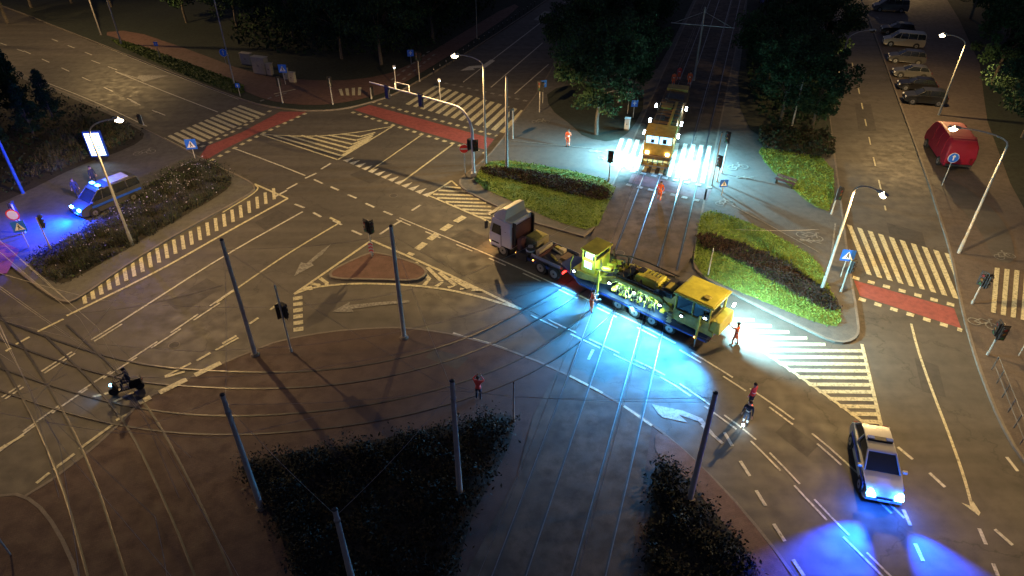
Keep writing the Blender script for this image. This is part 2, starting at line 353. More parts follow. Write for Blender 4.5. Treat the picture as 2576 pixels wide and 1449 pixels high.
# NW road
zebra((405,350),(610,262),(672,284),(462,380),14,.55,m=Y)
dash([(505,370),(600,325),(690,273)],.4,.45,.55,m=Y); dash([(530,405),(640,346),(772,284)],.4,.45,.55,m=Y)
dash([(60,128),(235,207),(395,283)],.14,2.2,3.5); line([(290,180),(400,225),(548,282)],.14); dash([(130,98),(260,150)],.14,2.,3.)
dash([(0,108),(60,130)],.14,2,3); dash([(230,152),(300,178)],.14,2.2,2); line([(250,112),(430,186),(600,250)],.1)
line([(110,205),(240,256),(370,318)],.1)
mpoly([(300,182),(345,196),(350,190),(425,190),(360,206),(352,200),(310,188)],0,PAINTW)
dash([(330,255),(420,292)],.14,2,3)
# N road
zebra((1095,215),(1350,288),(1300,345),(1020,262),14,.52,m=Y)
dash([(935,256),(1085,298),(1250,342)],.4,.45,.55,m=Y); dash([(885,282),(1060,338),(1220,385)],.4,.45,.55,m=Y)
dash([(1100,205),(1360,262)],.4,.5,.6,m=PAINTW)
line([(1165,207),(1350,65)],.14); line([(1235,220),(1365,108)],.14); line([(1295,236),(1380,162)],.14); dash([(1350,65),(1500,-60)],.14,2,3)
mpoly([(1158,178),(1180,167),(1215,164),(1235,150),(1245,153),(1222,170),(1190,172),(1195,176)])
mpoly([(1342,50),(1370,28),(1385,30),(1355,52)],0,PAINTW)
zebra((852,228),(918,222),(915,243),(858,244),4,.5,base=.16,m=Y)
line([(690,240),(745,228)],.15,.16,Y); dash([(655,258),(725,236)],.3,.5,.5,.16,PAINTW); dash([(985,205),(1085,128)],.3,.8,.8,.16,PAINTW); dash([(1000,215),(1100,135)],.3,.8,.8,.16,PAINTW)
# chevron triangle top
line([(655,338),(850,402)],.18,0,Y); line([(850,402),(988,318)],.18,0,Y); line([(655,338),(780,345),(890,335),(988,318)],.18,0,Y)
for k in range(1,7):
    t=k/7; ax,ay=850+ (915-850)*t,402+(334-402)*t
    lx=655+(895-655)*t; ly=340 if lx<820 else 340-(lx-820)*.09
    line([(lx,ly+1),(ax,ay)],.30,0,Y,0); line([(ax,ay),(ax+(988-ax)*(.55-.1*t),ay+(322-ay)*(.55-.1*t))],.30,0,Y,0)
# centre lines
line([(590,374),(680,407),(768,442)],.14); line([(1060,340),(928,432)],.14,0,Y); line([(1138,364),(1003,464)],.18,0,Y)
a,b=G(868,406),G(1078,497); dirv=(b-a).normalized(); per=Vector((-dirv.y,dirv.x,0))
for i in range(13):
    c=a.lerp(b,i/12.5); w=(b-a).length/12.5*.36
    qd([c-dirv*w,c+dirv*w,c+per*1.1] ,0,PAINT)
for s_,e_ in (((808,426),(832,411)),((768,449),(796,436)),((722,476),(748,462)),((690,496),(722,479)),((790,452),(812,462)),((832,470),(852,479)),((875,490),(897,499)),((920,512),(942,522)),((965,532),(987,541)),
    ((742,514),(766,523)),((788,535),(808,546)),((838,555),(860,566)),((885,580),(910,591)),((1058,516),(1036,530)),((985,570),(955,590)),((1010,555),(990,567))):
    line([s_,e_],.2,0,PAINT,0)
dash([(1168,545),(1110,580),(1030,642)],.55,1.1,.55,0,Y); 
# main truck lane
ML=[(1005,548),(1110,592),(1240,645),(1440,735),(1600,812),(1740,885),(1915,995),(2050,1095),(2130,1165),(2200,1232),(2275,1304)]
line(ML[:5],.12); dash(ML,.12,1.6,1.6,shift=-.35); dash(ML[4:],.12,3,1.2)
M2=[(1335,793),(1440,843),(1540,890),(1680,955),(1800,1042),(1880,1100),(1945,1165),(2080,1310),(2150,1380),(2230,1460)]
dash(M2,.11,2.2,1.0); dash(M2,.11,2.2,1.0,shift=.32,start=1.2)
line([(1140,838),(1190,855)],.14,0,PAINT,0); dash([(1190,853),(1260,872),(1380,925)],.16,2.4,.8,m=Y); dash([(1430,945),(1540,1002),(1640,1072)],.16,2.4,1.5,.03,m=Y)
for s_,e_ in (((1822,1088),(1842,1122)),((1862,1160),(1886,1198)),((1902,1234),(1926,1273)),((1946,1318),(1974,1362)),((1995,1408),(2022,1449)),
  ((2258,1125),(2296,1156)),((2338,1190),(2377,1226)),((2228,1130),(2240,1165)),((2246,1200),(2264,1236)),((2272,1282),(2290,1322)),((2302,1368),(2322,1412)),((2532,1150),(2560,1186)),((2463,1330),(2480,1370)),((2502,1332),(2547,1372)),((2498,1418),(2510,1449)),((1765,1070),(1818,1116)),((1480,905),(1492,880))):
    line([s_,e_],.17,0,PAINT,0)
line([(2292,815),(2308,880),(2345,985),(2390,1100),(2425,1200),(2445,1275)],.15,0,Y)
mpoly([(2418,1265),(2462,1298),(2466,1290),(2448,1262),(2440,1262),(2445,1275)],0,Y)
dash([(2400,640),(2460,850)],.1,3,0,0)
# arrow by truck
mpoly([(1640,1017),(1655,1040),(1667,1050),(1730,1064),(1708,1044),(1756,1060),(1812,1112),(1766,1053),(1716,1033),(1660,1022)],0,paint_mat('road_paint_mid',(.38,.37,.34),.38,.58,.4))
# right triangle hatch
line([(1845,835),(2010,945),(2218,1096)],.2,0,Y); line([(2168,866),(2222,1094)],.2,0,Y)
y=800.; 
while y<1078:
    if y<862: xl=1822+(y-800)*.95; xr=1868+(y-790)*2.9
    else: xl=1878+(y-858)*1.43; xr=2168+(y-866)*.236
    if xr-xl>10: mpoly([(xl,y),(xr,y+1.5),(xr+1,y+8.5+(y-800)*.012),(xl+8,y+7+(y-800)*.012)],0,Y)
    y+=15+(y-800)*.018
# hatch by gantry
line([(1136,455),(1078,492),(1160,527),(1240,562)],.2,0,Y,0); line([(1136,455),(1150,468)],.15,0,Y,0)
for k in range(9):
    yy=470+k*9.5; xl=1136-(yy-455)*1.45 if yy<490 else 1078+(yy-490)*2.2; xr=1150+(yy-465)*1.7 if yy<512 else 1236
    line([(xl+3,yy),(min(xr,1236),yy+3)],.28,0,Y,0)
# centre island hatch
line([(935,605),(740,740)],.2,0,Y,0); line([(740,740),(790,722),(900,712),(1050,718),(1170,736),(1310,778)],.2,0,Y); line([(935,605),(1100,677),(1310,778)],.2,0,Y)
for k in range(5):
    x0=1045+k*30; y0=658+k*13; line([(x0,y0+2),(x0+35+k*3,y0+38-k*5+6),(x0+22,720+k*3-2)],.3,0,Y,0)
for k in range(3): line([(805-k*22,700+k*14),(822-k*20,712+k*5),(822-k*20,718+k*6)],.28,0,Y,0)
# west hatch strip
line([(640,463),(724,500)],.2,0,Y); line([(724,500),(560,590),(400,682),(168,795)],.2,0,Y); line([(640,463),(655,478),(560,535)],.14,0,Y)
for k in range(24):
    t=k/23; u1=690+(215-690)*t; v1=498+(760-498)*t; 
    line([(u1,v1+4),(u1-2-6*t,v1-24-14*t)],.26,0,Y,0)
# SW road
line([(762,533),(560,645),(300,812)],.15); line([(856,560),(720,640),(545,762)],.15,0,Y); line([(830,548),(856,560)],.2,0,Y,0)
dash([(300,812),(150,905),(5,1000)],.13,2,1.3); dash([(300,812),(150,905),(5,1000)],.13,2,1.3,shift=.3)
dash([(590,728),(380,872),(200,985),(80,1070),(0,1130)],.13,2.2,1.0); dash([(560,765),(380,885),(200,998),(0,1145)],.13,2.2,1.0,shift=-.25)
for s_,e_ in (((702,762),(680,780)),((650,800),(628,815)),((595,845),(560,865)),((530,888),(495,908)),((465,935),(415,950)),((330,975),(230,1000)),((75,848),(40,867)),((28,876),(15,884)),((160,803),(95,835)),((345,1030),(292,1058)),((285,1068),(200,1130)),((188,1142),(135,1182)),((125,1190),(92,1216)),((60,1095),(0,1130))):
    line([s_,e_],.18,0,Y,0)
dash([(556,914),(450,965),(350,1015)],.4,1.6,.5,.03,Y); dash([(600,850),(500,905),(250,1030)],.16,1.6,1.6,0,Y)
dash([(749,746),(751,835)],.62,.42,.28,0,Y)
mpoly([(740,695),(757,660),(770,664),(800,638),(833,614),(812,640),(783,662),(790,668)],0,PAINTW); 
mpoly([(835,785),(880,760),(878,768),(960,760),(1030,756),(1030,762),(960,768),(885,778),(890,786)],0,PAINTW)
# right crossings
zebra((2130,565),(2405,645),(2455,765),(2180,690),10,.5,m=Y)
dash([(2145,698),(2405,770)],.4,.45,.55,m=Y); dash([(2160,752),(2420,832)],.4,.45,.55,m=Y)
zebra((2500,678),(2600,690),(2590,815),(2490,790),4,.5,base=.15,m=Y); dash([(2100,566),(2090,650)],.12,3,0,.15,PAINTW)
dash([(2085,-60),(2148,170),(2185,345),(2228,530)],.13,2.,3.0,m=Y)
# tram crossing
zebra((1560,352),(1800,372),(1782,468),(1535,420),12,.5,base=.150)
dash([(1585,434),(1790,476)],.4,.5,.5,.150,PAINTW); dash([(1575,468),(1778,514)],.4,.5,.5,.150,PAINTW)
line([(1285,358),(1540,382)],.10,.15,PAINTW); line([(1840,520),(2060,640)],.1,.15,PAINTW)
# pictograms (bicycle and pedestrian)
def pict(c,d,s=1.,bike=True):
    o=G(*c); ux=Vector((d[0],d[1],0)).normalized(); uy=Vector((-ux.y,ux.x,0)); s*=.72
    T=lambda x,y:o+ux*x*s+uy*y*s
    def seg(a,b,w=.09): ribbon([T(*a),T(*b)],w*s,.155,PAINTW)
    if bike:
        for cx in (-.5,.5):
            ribbon([T(cx+.36*math.cos(t*math.pi/6),.36*math.sin(t*math.pi/6)) for t in range(13)],.08*s,.155,PAINTW)
        seg((-.5,0),(-.15,.55));seg((-.15,.55),(.35,.5));seg((.35,.5),(.5,0));seg((-.5,0),(0,0));seg((0,0),(.35,.5));seg((.35,.5),(.3,.75));seg((.3,.75),(.5,.8))
    else:
        ribbon([T(.12*math.cos(t*math.pi/4),.9+.12*math.sin(t*math.pi/4)) for t in range(9)],.16*s,.155,PAINTW)
        seg((0,.75),(0,.2),.22);seg((0,.25),(-.25,-.4));seg((0,.25),(.25,-.35));seg((0,.65),(-.3,.3));seg((0,.65),(.3,.35))
for c,d,s_,bk in (((1360,310),(1,.1),1.5,True),((1515,386),(.2,1),1.7,False),((1525,400),(-1,0),1.3,True),((1855,425),(1,.2),1.6,True),((1885,452),(.2,1),1.5,False),((2035,600),(.9,-.5),1.6,True),((2050,612),(.2,1),1.5,False),((1822,515),(1,.3),1.3,True),((365,388),(1,.4),1.6,True),((2210,50),(1,0),1.2,False),((2470,820),(1,-.6),1.4,True),((2525,650),(1,.2),1.3,True)):
    pict(c,d,s_,bk)
MK.obj('road_markings',smooth=False,kind='structure')
# manhole covers
for u,v in ((438,868),(990,492),(2190,600),(1560,640)):
    b=MB(); o=G(u,v); zz=.0 if v!=640 else .135; b.cyl((o.x,o.y,zz),(o.x,o.y,zz+.012),.30,PATCH,n=24); b.cyl((o.x,o.y,zz),(o.x,o.y,zz+.009),.36,KERB,n=24); b.obj('manhole_cover',label='round iron manhole cover set in the asphalt',category='manhole',group='manhole covers')
# ------------------------------------------------------------ rails
az=math.atan2(694/2116,1.0); TD=Vector((math.sin(az),math.cos(az),0)); TN=Vector((TD.y,-TD.x,0))
def rib_obj(name,paths,w,z,m):
    b=MB()
    for p in paths:
        n=len(p);vs=[]
        for i in range(n):
            d=p[min(i+1,n-1)]-p[max(i-1,0)]; d.z=0; d.normalize(); o=Vector((-d.y,d.x,0))*w/2
            for s,zz in ((1,z-.06),(1,z),(-1,z),(-1,z-.06)): vs.append(Vector((p[i].x,p[i].y,zz))+o*s)
        b.add(vs,[(4*i+k,4*i+k+1,4*i+k+5,4*i+k+4) for i in range(n-1) for k in range(3)],m)
    return b.obj(name,smooth=False,kind='structure')
def shifted(p,s):
    q=[]
    for i in range(len(p)):
        d=p[min(i+1,len(p)-1)]-p[max(i-1,0)]; d.z=0; d.normalize(); q.append(p[i]+Vector((-d.y,d.x,0))*s)
    return q
def track(cl,za=.157,m=None,w=.05):
    groove=[]; r=[]
    for s in (-.7175,.7175):
        r.append(shifted(cl,s)); groove.append(shifted(cl,s+(.05 if s<0 else -.05)))
    rib_obj('tram_rails',r,w,za+.004,m or RAILM); rib_obj('rail_groove',groove,.09,za,BLK)
for c in ((1495,850),(1634,850)):
    o=G(*c); track([o+TD*s for s in (-30,-10,0,8)],.052); track([o+TD*s for s in (8.,14,30,60,110)],.157)
def cpath(px): return dens(px,3)
track(cpath([(-120,780),(100,870),(330,940),(560,958),(760,958),(960,935),(1180,875),(1340,790),(1440,730),(1540,640)]),.050,RAILD,.05)
track(cpath([(-200,880),(80,985),(330,1055),(560,1075),(800,1060),(1000,1030),(1200,975),(1360,905),(1500,800),(1600,690)]),.0505,RAILD,.036)
track(cpath([(-60,760),(80,960),(190,1180),(270,1449),(310,1600)]),.051,RAILD,.036); track(cpath([(140,830),(330,1010),(450,1240),(540,1449),(600,1640)]),.0515,RAILD,.036)
# ------------------------------------------------------------ vegetation
def scatter(name,px,h,n,size,mats,z0=.16,label='',cat='',group=None,jit=0,kind=None,gap=0,flower=0,up=False):
    P=W(px,0,1); tr=polyfaces(P); ar=[]
    for t in tr:
        a,b_,c=[P[i] for i in t]; ar.append(abs((b_-a).cross(c-a).z)/2)
    mb=MB(); tot=sum(ar)
    for m in mats: mb._m(m)
    if flower: mb._m(FLW)
    for k in range(n):
        x=R.random()*tot
        for t,A in zip(tr,ar):
            x-=A
            if x<=0: break
        a,b_,c=[P[i] for i in t]; r1,r2=math.sqrt(R.random()),R.random()
        p=a*(1-r1)+b_*(r1*(1-r2))+c*(r1*r2)
        if jit: p=p+Vector((R.gauss(0,jit),R.gauss(0,jit),0))
        fld=math.sin(p.x*1.7+1.3*math.sin(p.y*1.1))*math.cos(p.y*1.9+.8*math.sin(p.x*.9))
        if gap and fld<-.3 and R.random()<gap: continue
        hh=h*(.55+.45*fld+.25*R.random())
        z=z0+hh*(R.random()**.45)
        s=size*R.uniform(.6,1.4)
        if up:
            th=R.random()*6.28; lean=Vector((R.uniform(-.35,.35),R.uniform(-.35,.35),1)); o=Vector((math.cos(th),math.sin(th),0))*s*.25
            q=Vector((p.x,p.y,z0)); vs=[q-o,q+o,q+lean*max(.1,hh)*.9]; fs=[(0,1,2)]
        else:
            nrm=Vector((R.gauss(0,1),R.gauss(0,1),R.gauss(.6,.8))).normalized(); a1=nrm.orthogonal().normalized(); a1.rotate(Matrix.Rotation(R.random()*6.28,3,nrm)); a2=nrm.cross(a1)
            q=Vector((p.x,p.y,max(z,z0+.02))); vs=[q-a1*s,q-a2*s*.5,q+a1*s,q+a2*s*.5]; fs=[(0,1,2,3)]
        m=mats[min(len(mats)-1,int(abs(R.gauss(0,1))*1.2+(.5 if fld>.3 else 0)))] if R.random()>flower else FLW
        if m is FLW: vs=[v+Vector((0,0,.15)) for v in vs]
        mb.add(vs,fs,m)
    kw={}
    if kind: kw['kind']=kind
    else: kw.update(label=label,category=cat)
    if group: kw['group']=group
    return mb.obj(name,smooth=False,**kw)
scatter('ground_cover',GR1,.12,9000,.07,GF,kind='stuff',jit=.08); scatter('ground_cover',GR2,.13,12000,.07,GF,kind='stuff',jit=.08)
scatter('hedge',HD1,.34,8000,.085,HF,label='low dark reddish hedge in a grassy bed',cat='hedge',jit=.12)
scatter('hedge',HD2,.34,10000,.085,HF,label='low dark reddish hedge strip beside the tramway',cat='hedge',jit=.12)
scatter('hedge',[(1905,330),(1990,335),(2095,352),(2098,410),(1960,392),(1905,375)],1.1,5000,.14,[HF[2],LF[0],HF[0]],label='dark clipped hedge beside the footpath',cat='hedge')
scatter('ground_cover',[(1900,375),(1960,383),(2095,402),(2098,540),(2040,522),(1985,472),(1930,425)],.16,5000,.09,GF,kind='stuff')
LB=[(420,440),(500,402),(560,425),(590,460),(560,492),(440,560),(320,630),(190,705),(150,720),(95,690),(70,655),(200,590),(330,500)]
scatter('shrub_bed',LB,.55,12000,.08,[SF[1],SF[0],VF[0],SF[2]],label='mixed flowering shrubs and grasses in a bed',cat='shrubs',flower=.015,jit=.25,gap=.75)
scatter('flowering_plants',[(360,470),(470,420),(540,440),(500,480),(380,545),(260,610),(180,650),(150,640),(270,560)],.75,2400,.06,[VF[0],SF[0]],label='clumps of pale flowering perennials in a bed',cat='flowers',flower=.2,jit=.3,gap=.95)
scatter('ornamental_grass',[(430,470),(560,430),(585,462),(450,560),(300,645),(160,715),(90,688),(200,610)],1.05,8000,.09,[SF[2],SF[0]],kind='stuff',up=True,gap=.95)
scatter('shrub_bed',[(-600,60),(0,200),(120,240),(240,285),(340,328),(365,345),(330,372),(200,415),(60,485),(-100,550),(-600,480)],.9,14000,.15,[SF[1],LF[0],SF[0],SF[1]],label='dark shrubs and grasses beside the path',cat='shrubs',jit=.3,gap=.5)
scatter('ornamental_grass',[(150,330),(240,300),(330,332),(350,350),(250,395),(100,450),(40,450)],1.,4000,.12,[SF[2],SF[0]],kind='stuff',up=True,gap=.9)
BB=[(610,1180),(700,1158),(830,1140),(1000,1110),(1160,1078),(1275,1050),(1282,1100),(1230,1200),(1160,1330),(1110,1600),(790,1600),(740,1370),(680,1250)]
flat('planting_bed',W([(590,1166),(700,1146),(830,1128),(1000,1098),(1160,1066),(1288,1034),(1294,1100),(1242,1200),(1172,1330),(1122,1600),(778,1600),(718,1370),(658,1250)],0,1),.054,EARTH)
flat('planting_bed',W([(1645,1160),(1690,1168),(1760,1245),(1830,1330),(1890,1400),(1960,1600),(1600,1600),(1630,1350)],0,1),.057,EARTH)
scatter('shrub_bed',BB,.5,15000,.10,[SF[1],SF[1],SF[1],SF[0]],z0=.06,label='large bed of dark low shrubs by the tracks',cat='shrubs',jit=.35,gap=.5)
scatter('shrub_border',[(585,1168),(700,1148),(830,1130),(1000,1100),(1160,1068),(1288,1032),(1292,1085),(1160,1112),(1000,1145),(830,1172),(740,1190),(760,1290),(800,1449),(740,1449),(660,1250)],.6,9000,.065,[SF[0],SF[1],SF[1],SF[2]],z0=.06,label='grey leaved shrubs along edge of a dark bed',cat='shrubs',jit=.3,gap=.85)
scatter('shrub_bed',[(1645,1160),(1690,1168),(1760,1245),(1830,1330),(1890,1400),(1960,1600),(1600,1600),(1630,1350)],.5,10000,.09,[SF[1],SF[1],SF[0]],z0=.06,label='dark shrubs between the tramway and a path',cat='shrubs',jit=.25,gap=.7)
scatter('ground_cover',[(262,100),(330,108),(470,160),(612,212),(618,245),(560,228),(430,178)],.15,3500,.12,VF,kind='stuff')
scatter('shrub_bed',[(560,110),(700,140),(900,150),(1060,140),(1160,75),(1290,-20),(1100,-60),(700,-20)],1.6,9000,.3,[LF[0],LF[0],SF[1]],label='dark undergrowth of the park',cat='shrubs',jit=.6)
scatter('shrub_bed',[(1380,232),(1470,200),(1600,205),(1640,120),(1700,0),(1560,0),(1450,120)],1.3,6000,.22,[LF[0],LF[1],SF[1]],label='undergrowth beneath trees beside the tramway',cat='shrubs',jit=.5)
scatter('shrub_bed',[(1890,60),(2035,40),(2065,200),(2085,330),(1920,330),(1870,200)],1.3,6000,.22,[LF[0],LF[0],SF[1]],label='dark undergrowth beneath trees by the street',cat='shrubs')
def crown(rx,rz,n,seed,mats,cl=46,ls=.26,cone=False):
    r=random.Random(seed); mb=MB()
    for m in mats: mb._m(m)
    cs=[]
    for _ in range(cl):
        while True:
            p=Vector((r.uniform(-1,1),r.uniform(-1,1),r.uniform(-1,1)))
            if .35<p.length<1: break
        if cone: p.x*=(1-p.z)/2+.1; p.y*=(1-p.z)/2+.1
        cs.append((Vector((p.x*rx,p.y*rx,p.z*rz)),r.uniform(.5,1.1)*rx*.30,r.choice([0,0,1,1,2])))
    for _ in range(n):
        c,cr,mi=r.choice(cs); d=Vector((r.gauss(0,1),r.gauss(0,1),r.gauss(0,1))).normalized()*cr*(r.random()**.4); d.z*=.75
        q=c+d; nr=Vector((r.gauss(0,1),r.gauss(0,1),r.gauss(.5,.8))).normalized(); a1=nr.orthogonal().normalized(); a1.rotate(Matrix.Rotation(r.random()*6.28,3,nr)); a2=nr.cross(a1); s=ls*r.uniform(.5,1.3)
        mb.add([q-a1*s*.6,q-a2*s*.35,q+a1*s*.6,q+a2*s*.35],[(0,1,2,3)],mats[mi if r.random()>.25 else r.randrange(len(mats))])
    return mb.mesh('crown',False),cs
def trunkmesh(h,cs,r0=.2,zc=7):
    mb=MB(); pts=[(0,0,0),(.06,.03,h*.35),(-.05,.08,h*.7),(.05,0,h)]
    mb.tube(pts,r0,BARK,10,r0*.5)
    for c,cr,mi in cs[:9]:
        e=Vector((c.x*.85,c.y*.85,c.z+zc)); s=Vector((0,0,h*.8)); mb.tube([s,s.lerp(e,.5)+Vector((0,0,.3)),e],r0*.4,BARK,6,.02)
    return mb.mesh('trunk')
TV=[]
for i,(rx,rz,n) in enumerate(((3.9,3.6,11000),(4.5,3.5,12000),(3.4,4.2,10000))):
    cm,cs=crown(rx,rz,n,20+i,LF,60); TV.append((cm,trunkmesh(4.4,cs,.2,6.0)))
cm,cs=crown(2.6,4.6,8000,40,[LF[0],LF[0],LF[1]],60,.24,True); TC=(cm,trunkmesh(3,cs,.18,5.0))
def tree(px,var,sc_=1.,label='leafy street tree on dark lawn',zc=6.0):
    o=G(*px); e=thing('tree',label,'tree',(o.x,o.y,.14),R.random()*6.28,'trees of the park and street'); cmn,tm=(TC if var=='c' else TV[var])
    e.scale=(sc_,sc_,sc_)
    a=bpy.data.objects.new('trunk',tm); b_=bpy.data.objects.new('crown',cmn)
    for q in (a,b_): COL.objects.link(q); q.parent=e
    b_.location=(0,0,5.0 if var=='c' else zc)
for px,v,s in (((1500,342),0,1.12),((1440,190),1,1.0),((1590,245),2,.95),((1530,130),1,1.15),((1640,80),0,1.1),((1560,30),2,1.2),((1470,70),0,1.2),((1700,-40),1,1.2),((1480,150),2,1.),
    ((1960,318),0,.95),((2040,330),2,.85),((1925,225),1,.95),((2045,200),0,1.05),((1960,110),2,1.1),((2050,80),1,1.1),((1990,-20),0,1.2),((1920,30),2,1.),((2000,250),1,.9),
    ((960,165),1,1.15),((860,150),0,1.1),((740,110),2,1.),((600,80),1,1.),((1090,110),0,1.15),((1040,40),1,1.2),((900,50),2,1.2),((470,60),0,1.),((1190,35),2,1.1),((780,30),0,1.2),((640,20),1,1.2),((380,-10),2,1.1),((1300,-40),1,1.2),((1400,-110),0,1.3),((180,10),1,1.15),((80,22),0,1.15),((-60,10),1,1.2),((500,-60),0,1.4),((980,-70),1,1.4),((800,-80),2,1.3),((280,20),2,1.),((1120,-20),1,1.3),
    ((2495,215),0,1.),((2570,350),1,1.0),((2440,50),2,1.1),((2520,100),1,1.2),((2640,250),0,1.2),((2480,-20),0,1.2),((2390,-50),1,1.1),((2680,480),2,1.1),((2250,-90),0,1.2),((2600,150),2,1.2),((20,60),2,1.2)):
    tree(px,v,s)
for px,s in (((-30,345),.85),((60,300),.8),((140,315),.62),((-110,250),.9),((20,235),.85),((-90,430),.7),((90,350),.6),((10,400),.5)): tree(px,'c',s,'dense dark evergreen tree beside the road')
# ------------------------------------------------------------ street lamps
WARM=(1.,.64,.25)
def street_lamp(base,topv,arm,power=3200,lit=True,h=None,label='tall grey street lamp with a curved arm, lit warm',col=WARM,zb=.14,drop=.0):
    o=G(*base); h=h or HG(base,topv)
    e=thing('street_lamp',label,'street lamp',(o.x,o.y,zb),0,'street lamps around the junction')
    ax,ay=arm; L_=math.hypot(ax,ay); ux,uy=ax/L_,ay/L_
    b=MB(); b.cyl((0,0,0),(0,0,1.2),.13,POLEG,.12); b.tube([(0,0,1.2),(0,0,h*.6),(0,0,h-.9)],.10,POLEG,10,.07); b.obj('pole',e)
    b=MB(); pts=[(0,0,h-.9)]+[(ux*L_*(1-math.cos(t)),uy*L_*(1-math.cos(t)),h-.9+.9*math.sin(t)) for t in [i*math.pi/2/6 for i in range(1,7)]]
    b.tube(pts,.055,POLEG,8,.04); b.obj('arm',e)
    hx,hy,hz=ax,ay,h-drop; rz=math.atan2(uy,ux)
    b=MB(); b.box((hx+ux*.3,hy+uy*.3,hz+.03),(.8,.3,.14),POLEG,rz,.8,.6); b.obj('lamp_housing',e,.02)
    b=MB(); b.ball((hx+ux*.35,hy+uy*.35,hz-.09),.22,E_W if lit else GLS,1.4 if abs(ux)>.5 else .8,1.4 if abs(uy)>.5 else .8,.9); b.obj('lamp_lens',e)
    if lit: light('SPOT',(hx+ux*.35,hy+uy*.35,hz-.32),power,col,e,.12,160,.35,(hx+ux*.35,hy+uy*.35,0),True)
    return e
street_lamp((1222,415),145,(-2.1,0.3),4900); street_lamp((335,620),310,(1.7,.4),3500); street_lamp((2360,292),95,(-1.9,.6),2900); street_lamp((2065,735),455,(.6,-1.6),3900); street_lamp((2410,640),340,(-3.1,.9),2000)
street_lamp((307,115),0,(-2.4,.3),3300,h=10.5); street_lamp((-150,905),0,(2.2,.3),1700,h=10); street_lamp((2760,1130),0,(-2.2,.3),1700,h=10); street_lamp((2085,268),0,(2.2,.3),300,False,h=8,label='slim unlit street lamp with an arched arm')
# warm lamps continue along the streets outside the view
street_lamp((2300,-60),0,(-2.2,.3),2200,h=10); street_lamp((-200,110),0,(-2.2,.3),2000,h=10)
def lantern(base,topv):
    o=G(*base); h=HG(base,topv); e=thing('crossing_lamp','slim white post with a small lit lantern at a crossing','lamp',(o.x,o.y,.14),0)
    b=MB(); b.cyl((0,0,0),(0,0,h),.05,WHITE); b.obj('pole',e); b=MB(); b.box((0,0,h+.1),(.35,.35,.2),WHITE,0,.7,.7); b.obj('lamp_housing',e); b=MB(); b.ball((0,0,h-.06),.08,E_C); b.obj('lamp_lens',e)
lantern((1108,255),205); lantern((997,225),172)
# ------------------------------------------------------------ poles
def pole(base,topv,r=.14,m=GALV,label='tall bare grey overhead wire mast',cat='mast',name='tram_mast',h=None,zb=.04,group='overhead line masts'):
    o=G(*base); h=h or HG(base,topv); e=thing(name,label,cat,(o.x,o.y,zb),0,group)
    b=MB(); b.tube([(0,0,0),(0,0,h*.5),(0,0,h)],r,m,12,r*.68); b.obj('pole',e)
    b=MB(); b.cyl((0,0,0),(0,0,.12),r*1.9,KERB,r*1.5,10); b.obj('base_plate',e)
    b=MB(); b.cyl((0,0,h),(0,0,h+.07),r*.8,DARK,r*.5); b.cyl((0,0,h*.86),(0,0,h*.86+.1),r*.9,STEEL); b.obj('cap',e)
    return o,h
MAST={}
for k,(bs,tv) in enumerate((((642,893),605),((1017,850),570),((657,1277),995),((1157,1242),960),((1735,1257),990),((888,1470),1283),((1292,1060),965),((1275,425),195))):
    MAST[k]=pole(bs,tv,.15 if k!=6 else .06)
pole((590,212),0,.08,label='tall slim mast beside the pavement',h=13.,name='mast'); pole((255,90),0,.1,h=11,name='mast',label='grey mast beside trees'); pole((60,490),0,.14,BLUE,'tall blue mast beside the bed',h=9,name='mast'); pole((1988,333),180,.09,POLEG,'bare mast beside the footpath',name='mast'); pole((1555,262),175,.09,POLEG,'slim pole beside the tree',name='mast')  # the mast beside the bed is coloured blue throughout
pole((1780,697),625,.05,WHITE,'slim white post in the grass bed','post','post'); pole((1200,100),0,.06,POLEG,'slim post by the path',name='mast',h=7)
# mast between the tracks with cross arm
o=G(1745,205); e=thing('tram_mast','overhead line mast between the tracks with cross arm','mast',(o.x,o.y,.15),-az,'overhead line masts')
b=MB(); b.tube([(0,0,0),(0,0,4),(0,0,8.4)],.14,GALV,12,.1); b.obj('pole',e); b=MB(); b.cyl((-3.6,0,6.4),(3.6,0,6.4),.05,STEEL); b.cyl((0,0,7.9),(-3.2,0,6.45),.02,STEEL); b.cyl((0,0,7.9),(3.2,0,6.45),.02,STEEL)
b.obj('cross_arm',e)
pole((1790,470),335,.07,POLEG,'thin signal mast beside the tram crossing',name='mast')
# overhead wires
def wire(pts,r=.013,m=None,sag=.25):
    b=MB(); P=[Vector(p) for p in pts]; q=[]
    for i in range(len(P)-1):
        for j in range(8):
            t=j/8; v=P[i].lerp(P[i+1],t); v.z-=sag*math.sin(math.pi*t); q.append(v)
    q.append(P[-1]); b.tube(q,r,m or WIRE,5); b.obj('overhead_wire',label='thin overhead contact wire strung over the tracks',category='wire',group='overhead wires')
def mt_(k,f=.93): o,h=MAST[k]; return (o.x,o.y,h*f)
for a,c in ((0,1),(0,2),(2,3),(3,4),(1,3),(5,2),(1,4),(0,3),(5,3)): wire([mt_(a),mt_(c)],.008)
for off in ((1495,850),(1634,850)):
    o=G(*off); wire([tuple(o+TD*s+Vector((0,0,5.6))) for s in (-26,-8,12,35,60,90)],.009)
    wire([tuple(o+TD*s+Vector((0,0,6.5))) for s in (35,60,90)],.009)
def owire(px,z=5.5,r=.008): wire([tuple(Vector((q.x,q.y,z))) for q in [G(*a) for a in px]],r,None,.05)
for px in ([(-120,780),(100,870),(330,940),(560,958),(760,958),(960,935),(1180,875),(1340,790),(1440,730)],[(-200,880),(80,985),(330,1055),(560,1075),(800,1060),(1000,1030),(1200,975),(1360,905)],[(-60,760),(80,960),(190,1180),(270,1449)],[(140,830),(330,1010),(450,1240),(540,1449)]):
    owire(px)
def zw(pts,r=.008): wire([tuple(G(u,v,z)) for u,v,z in pts],r,None,.1)
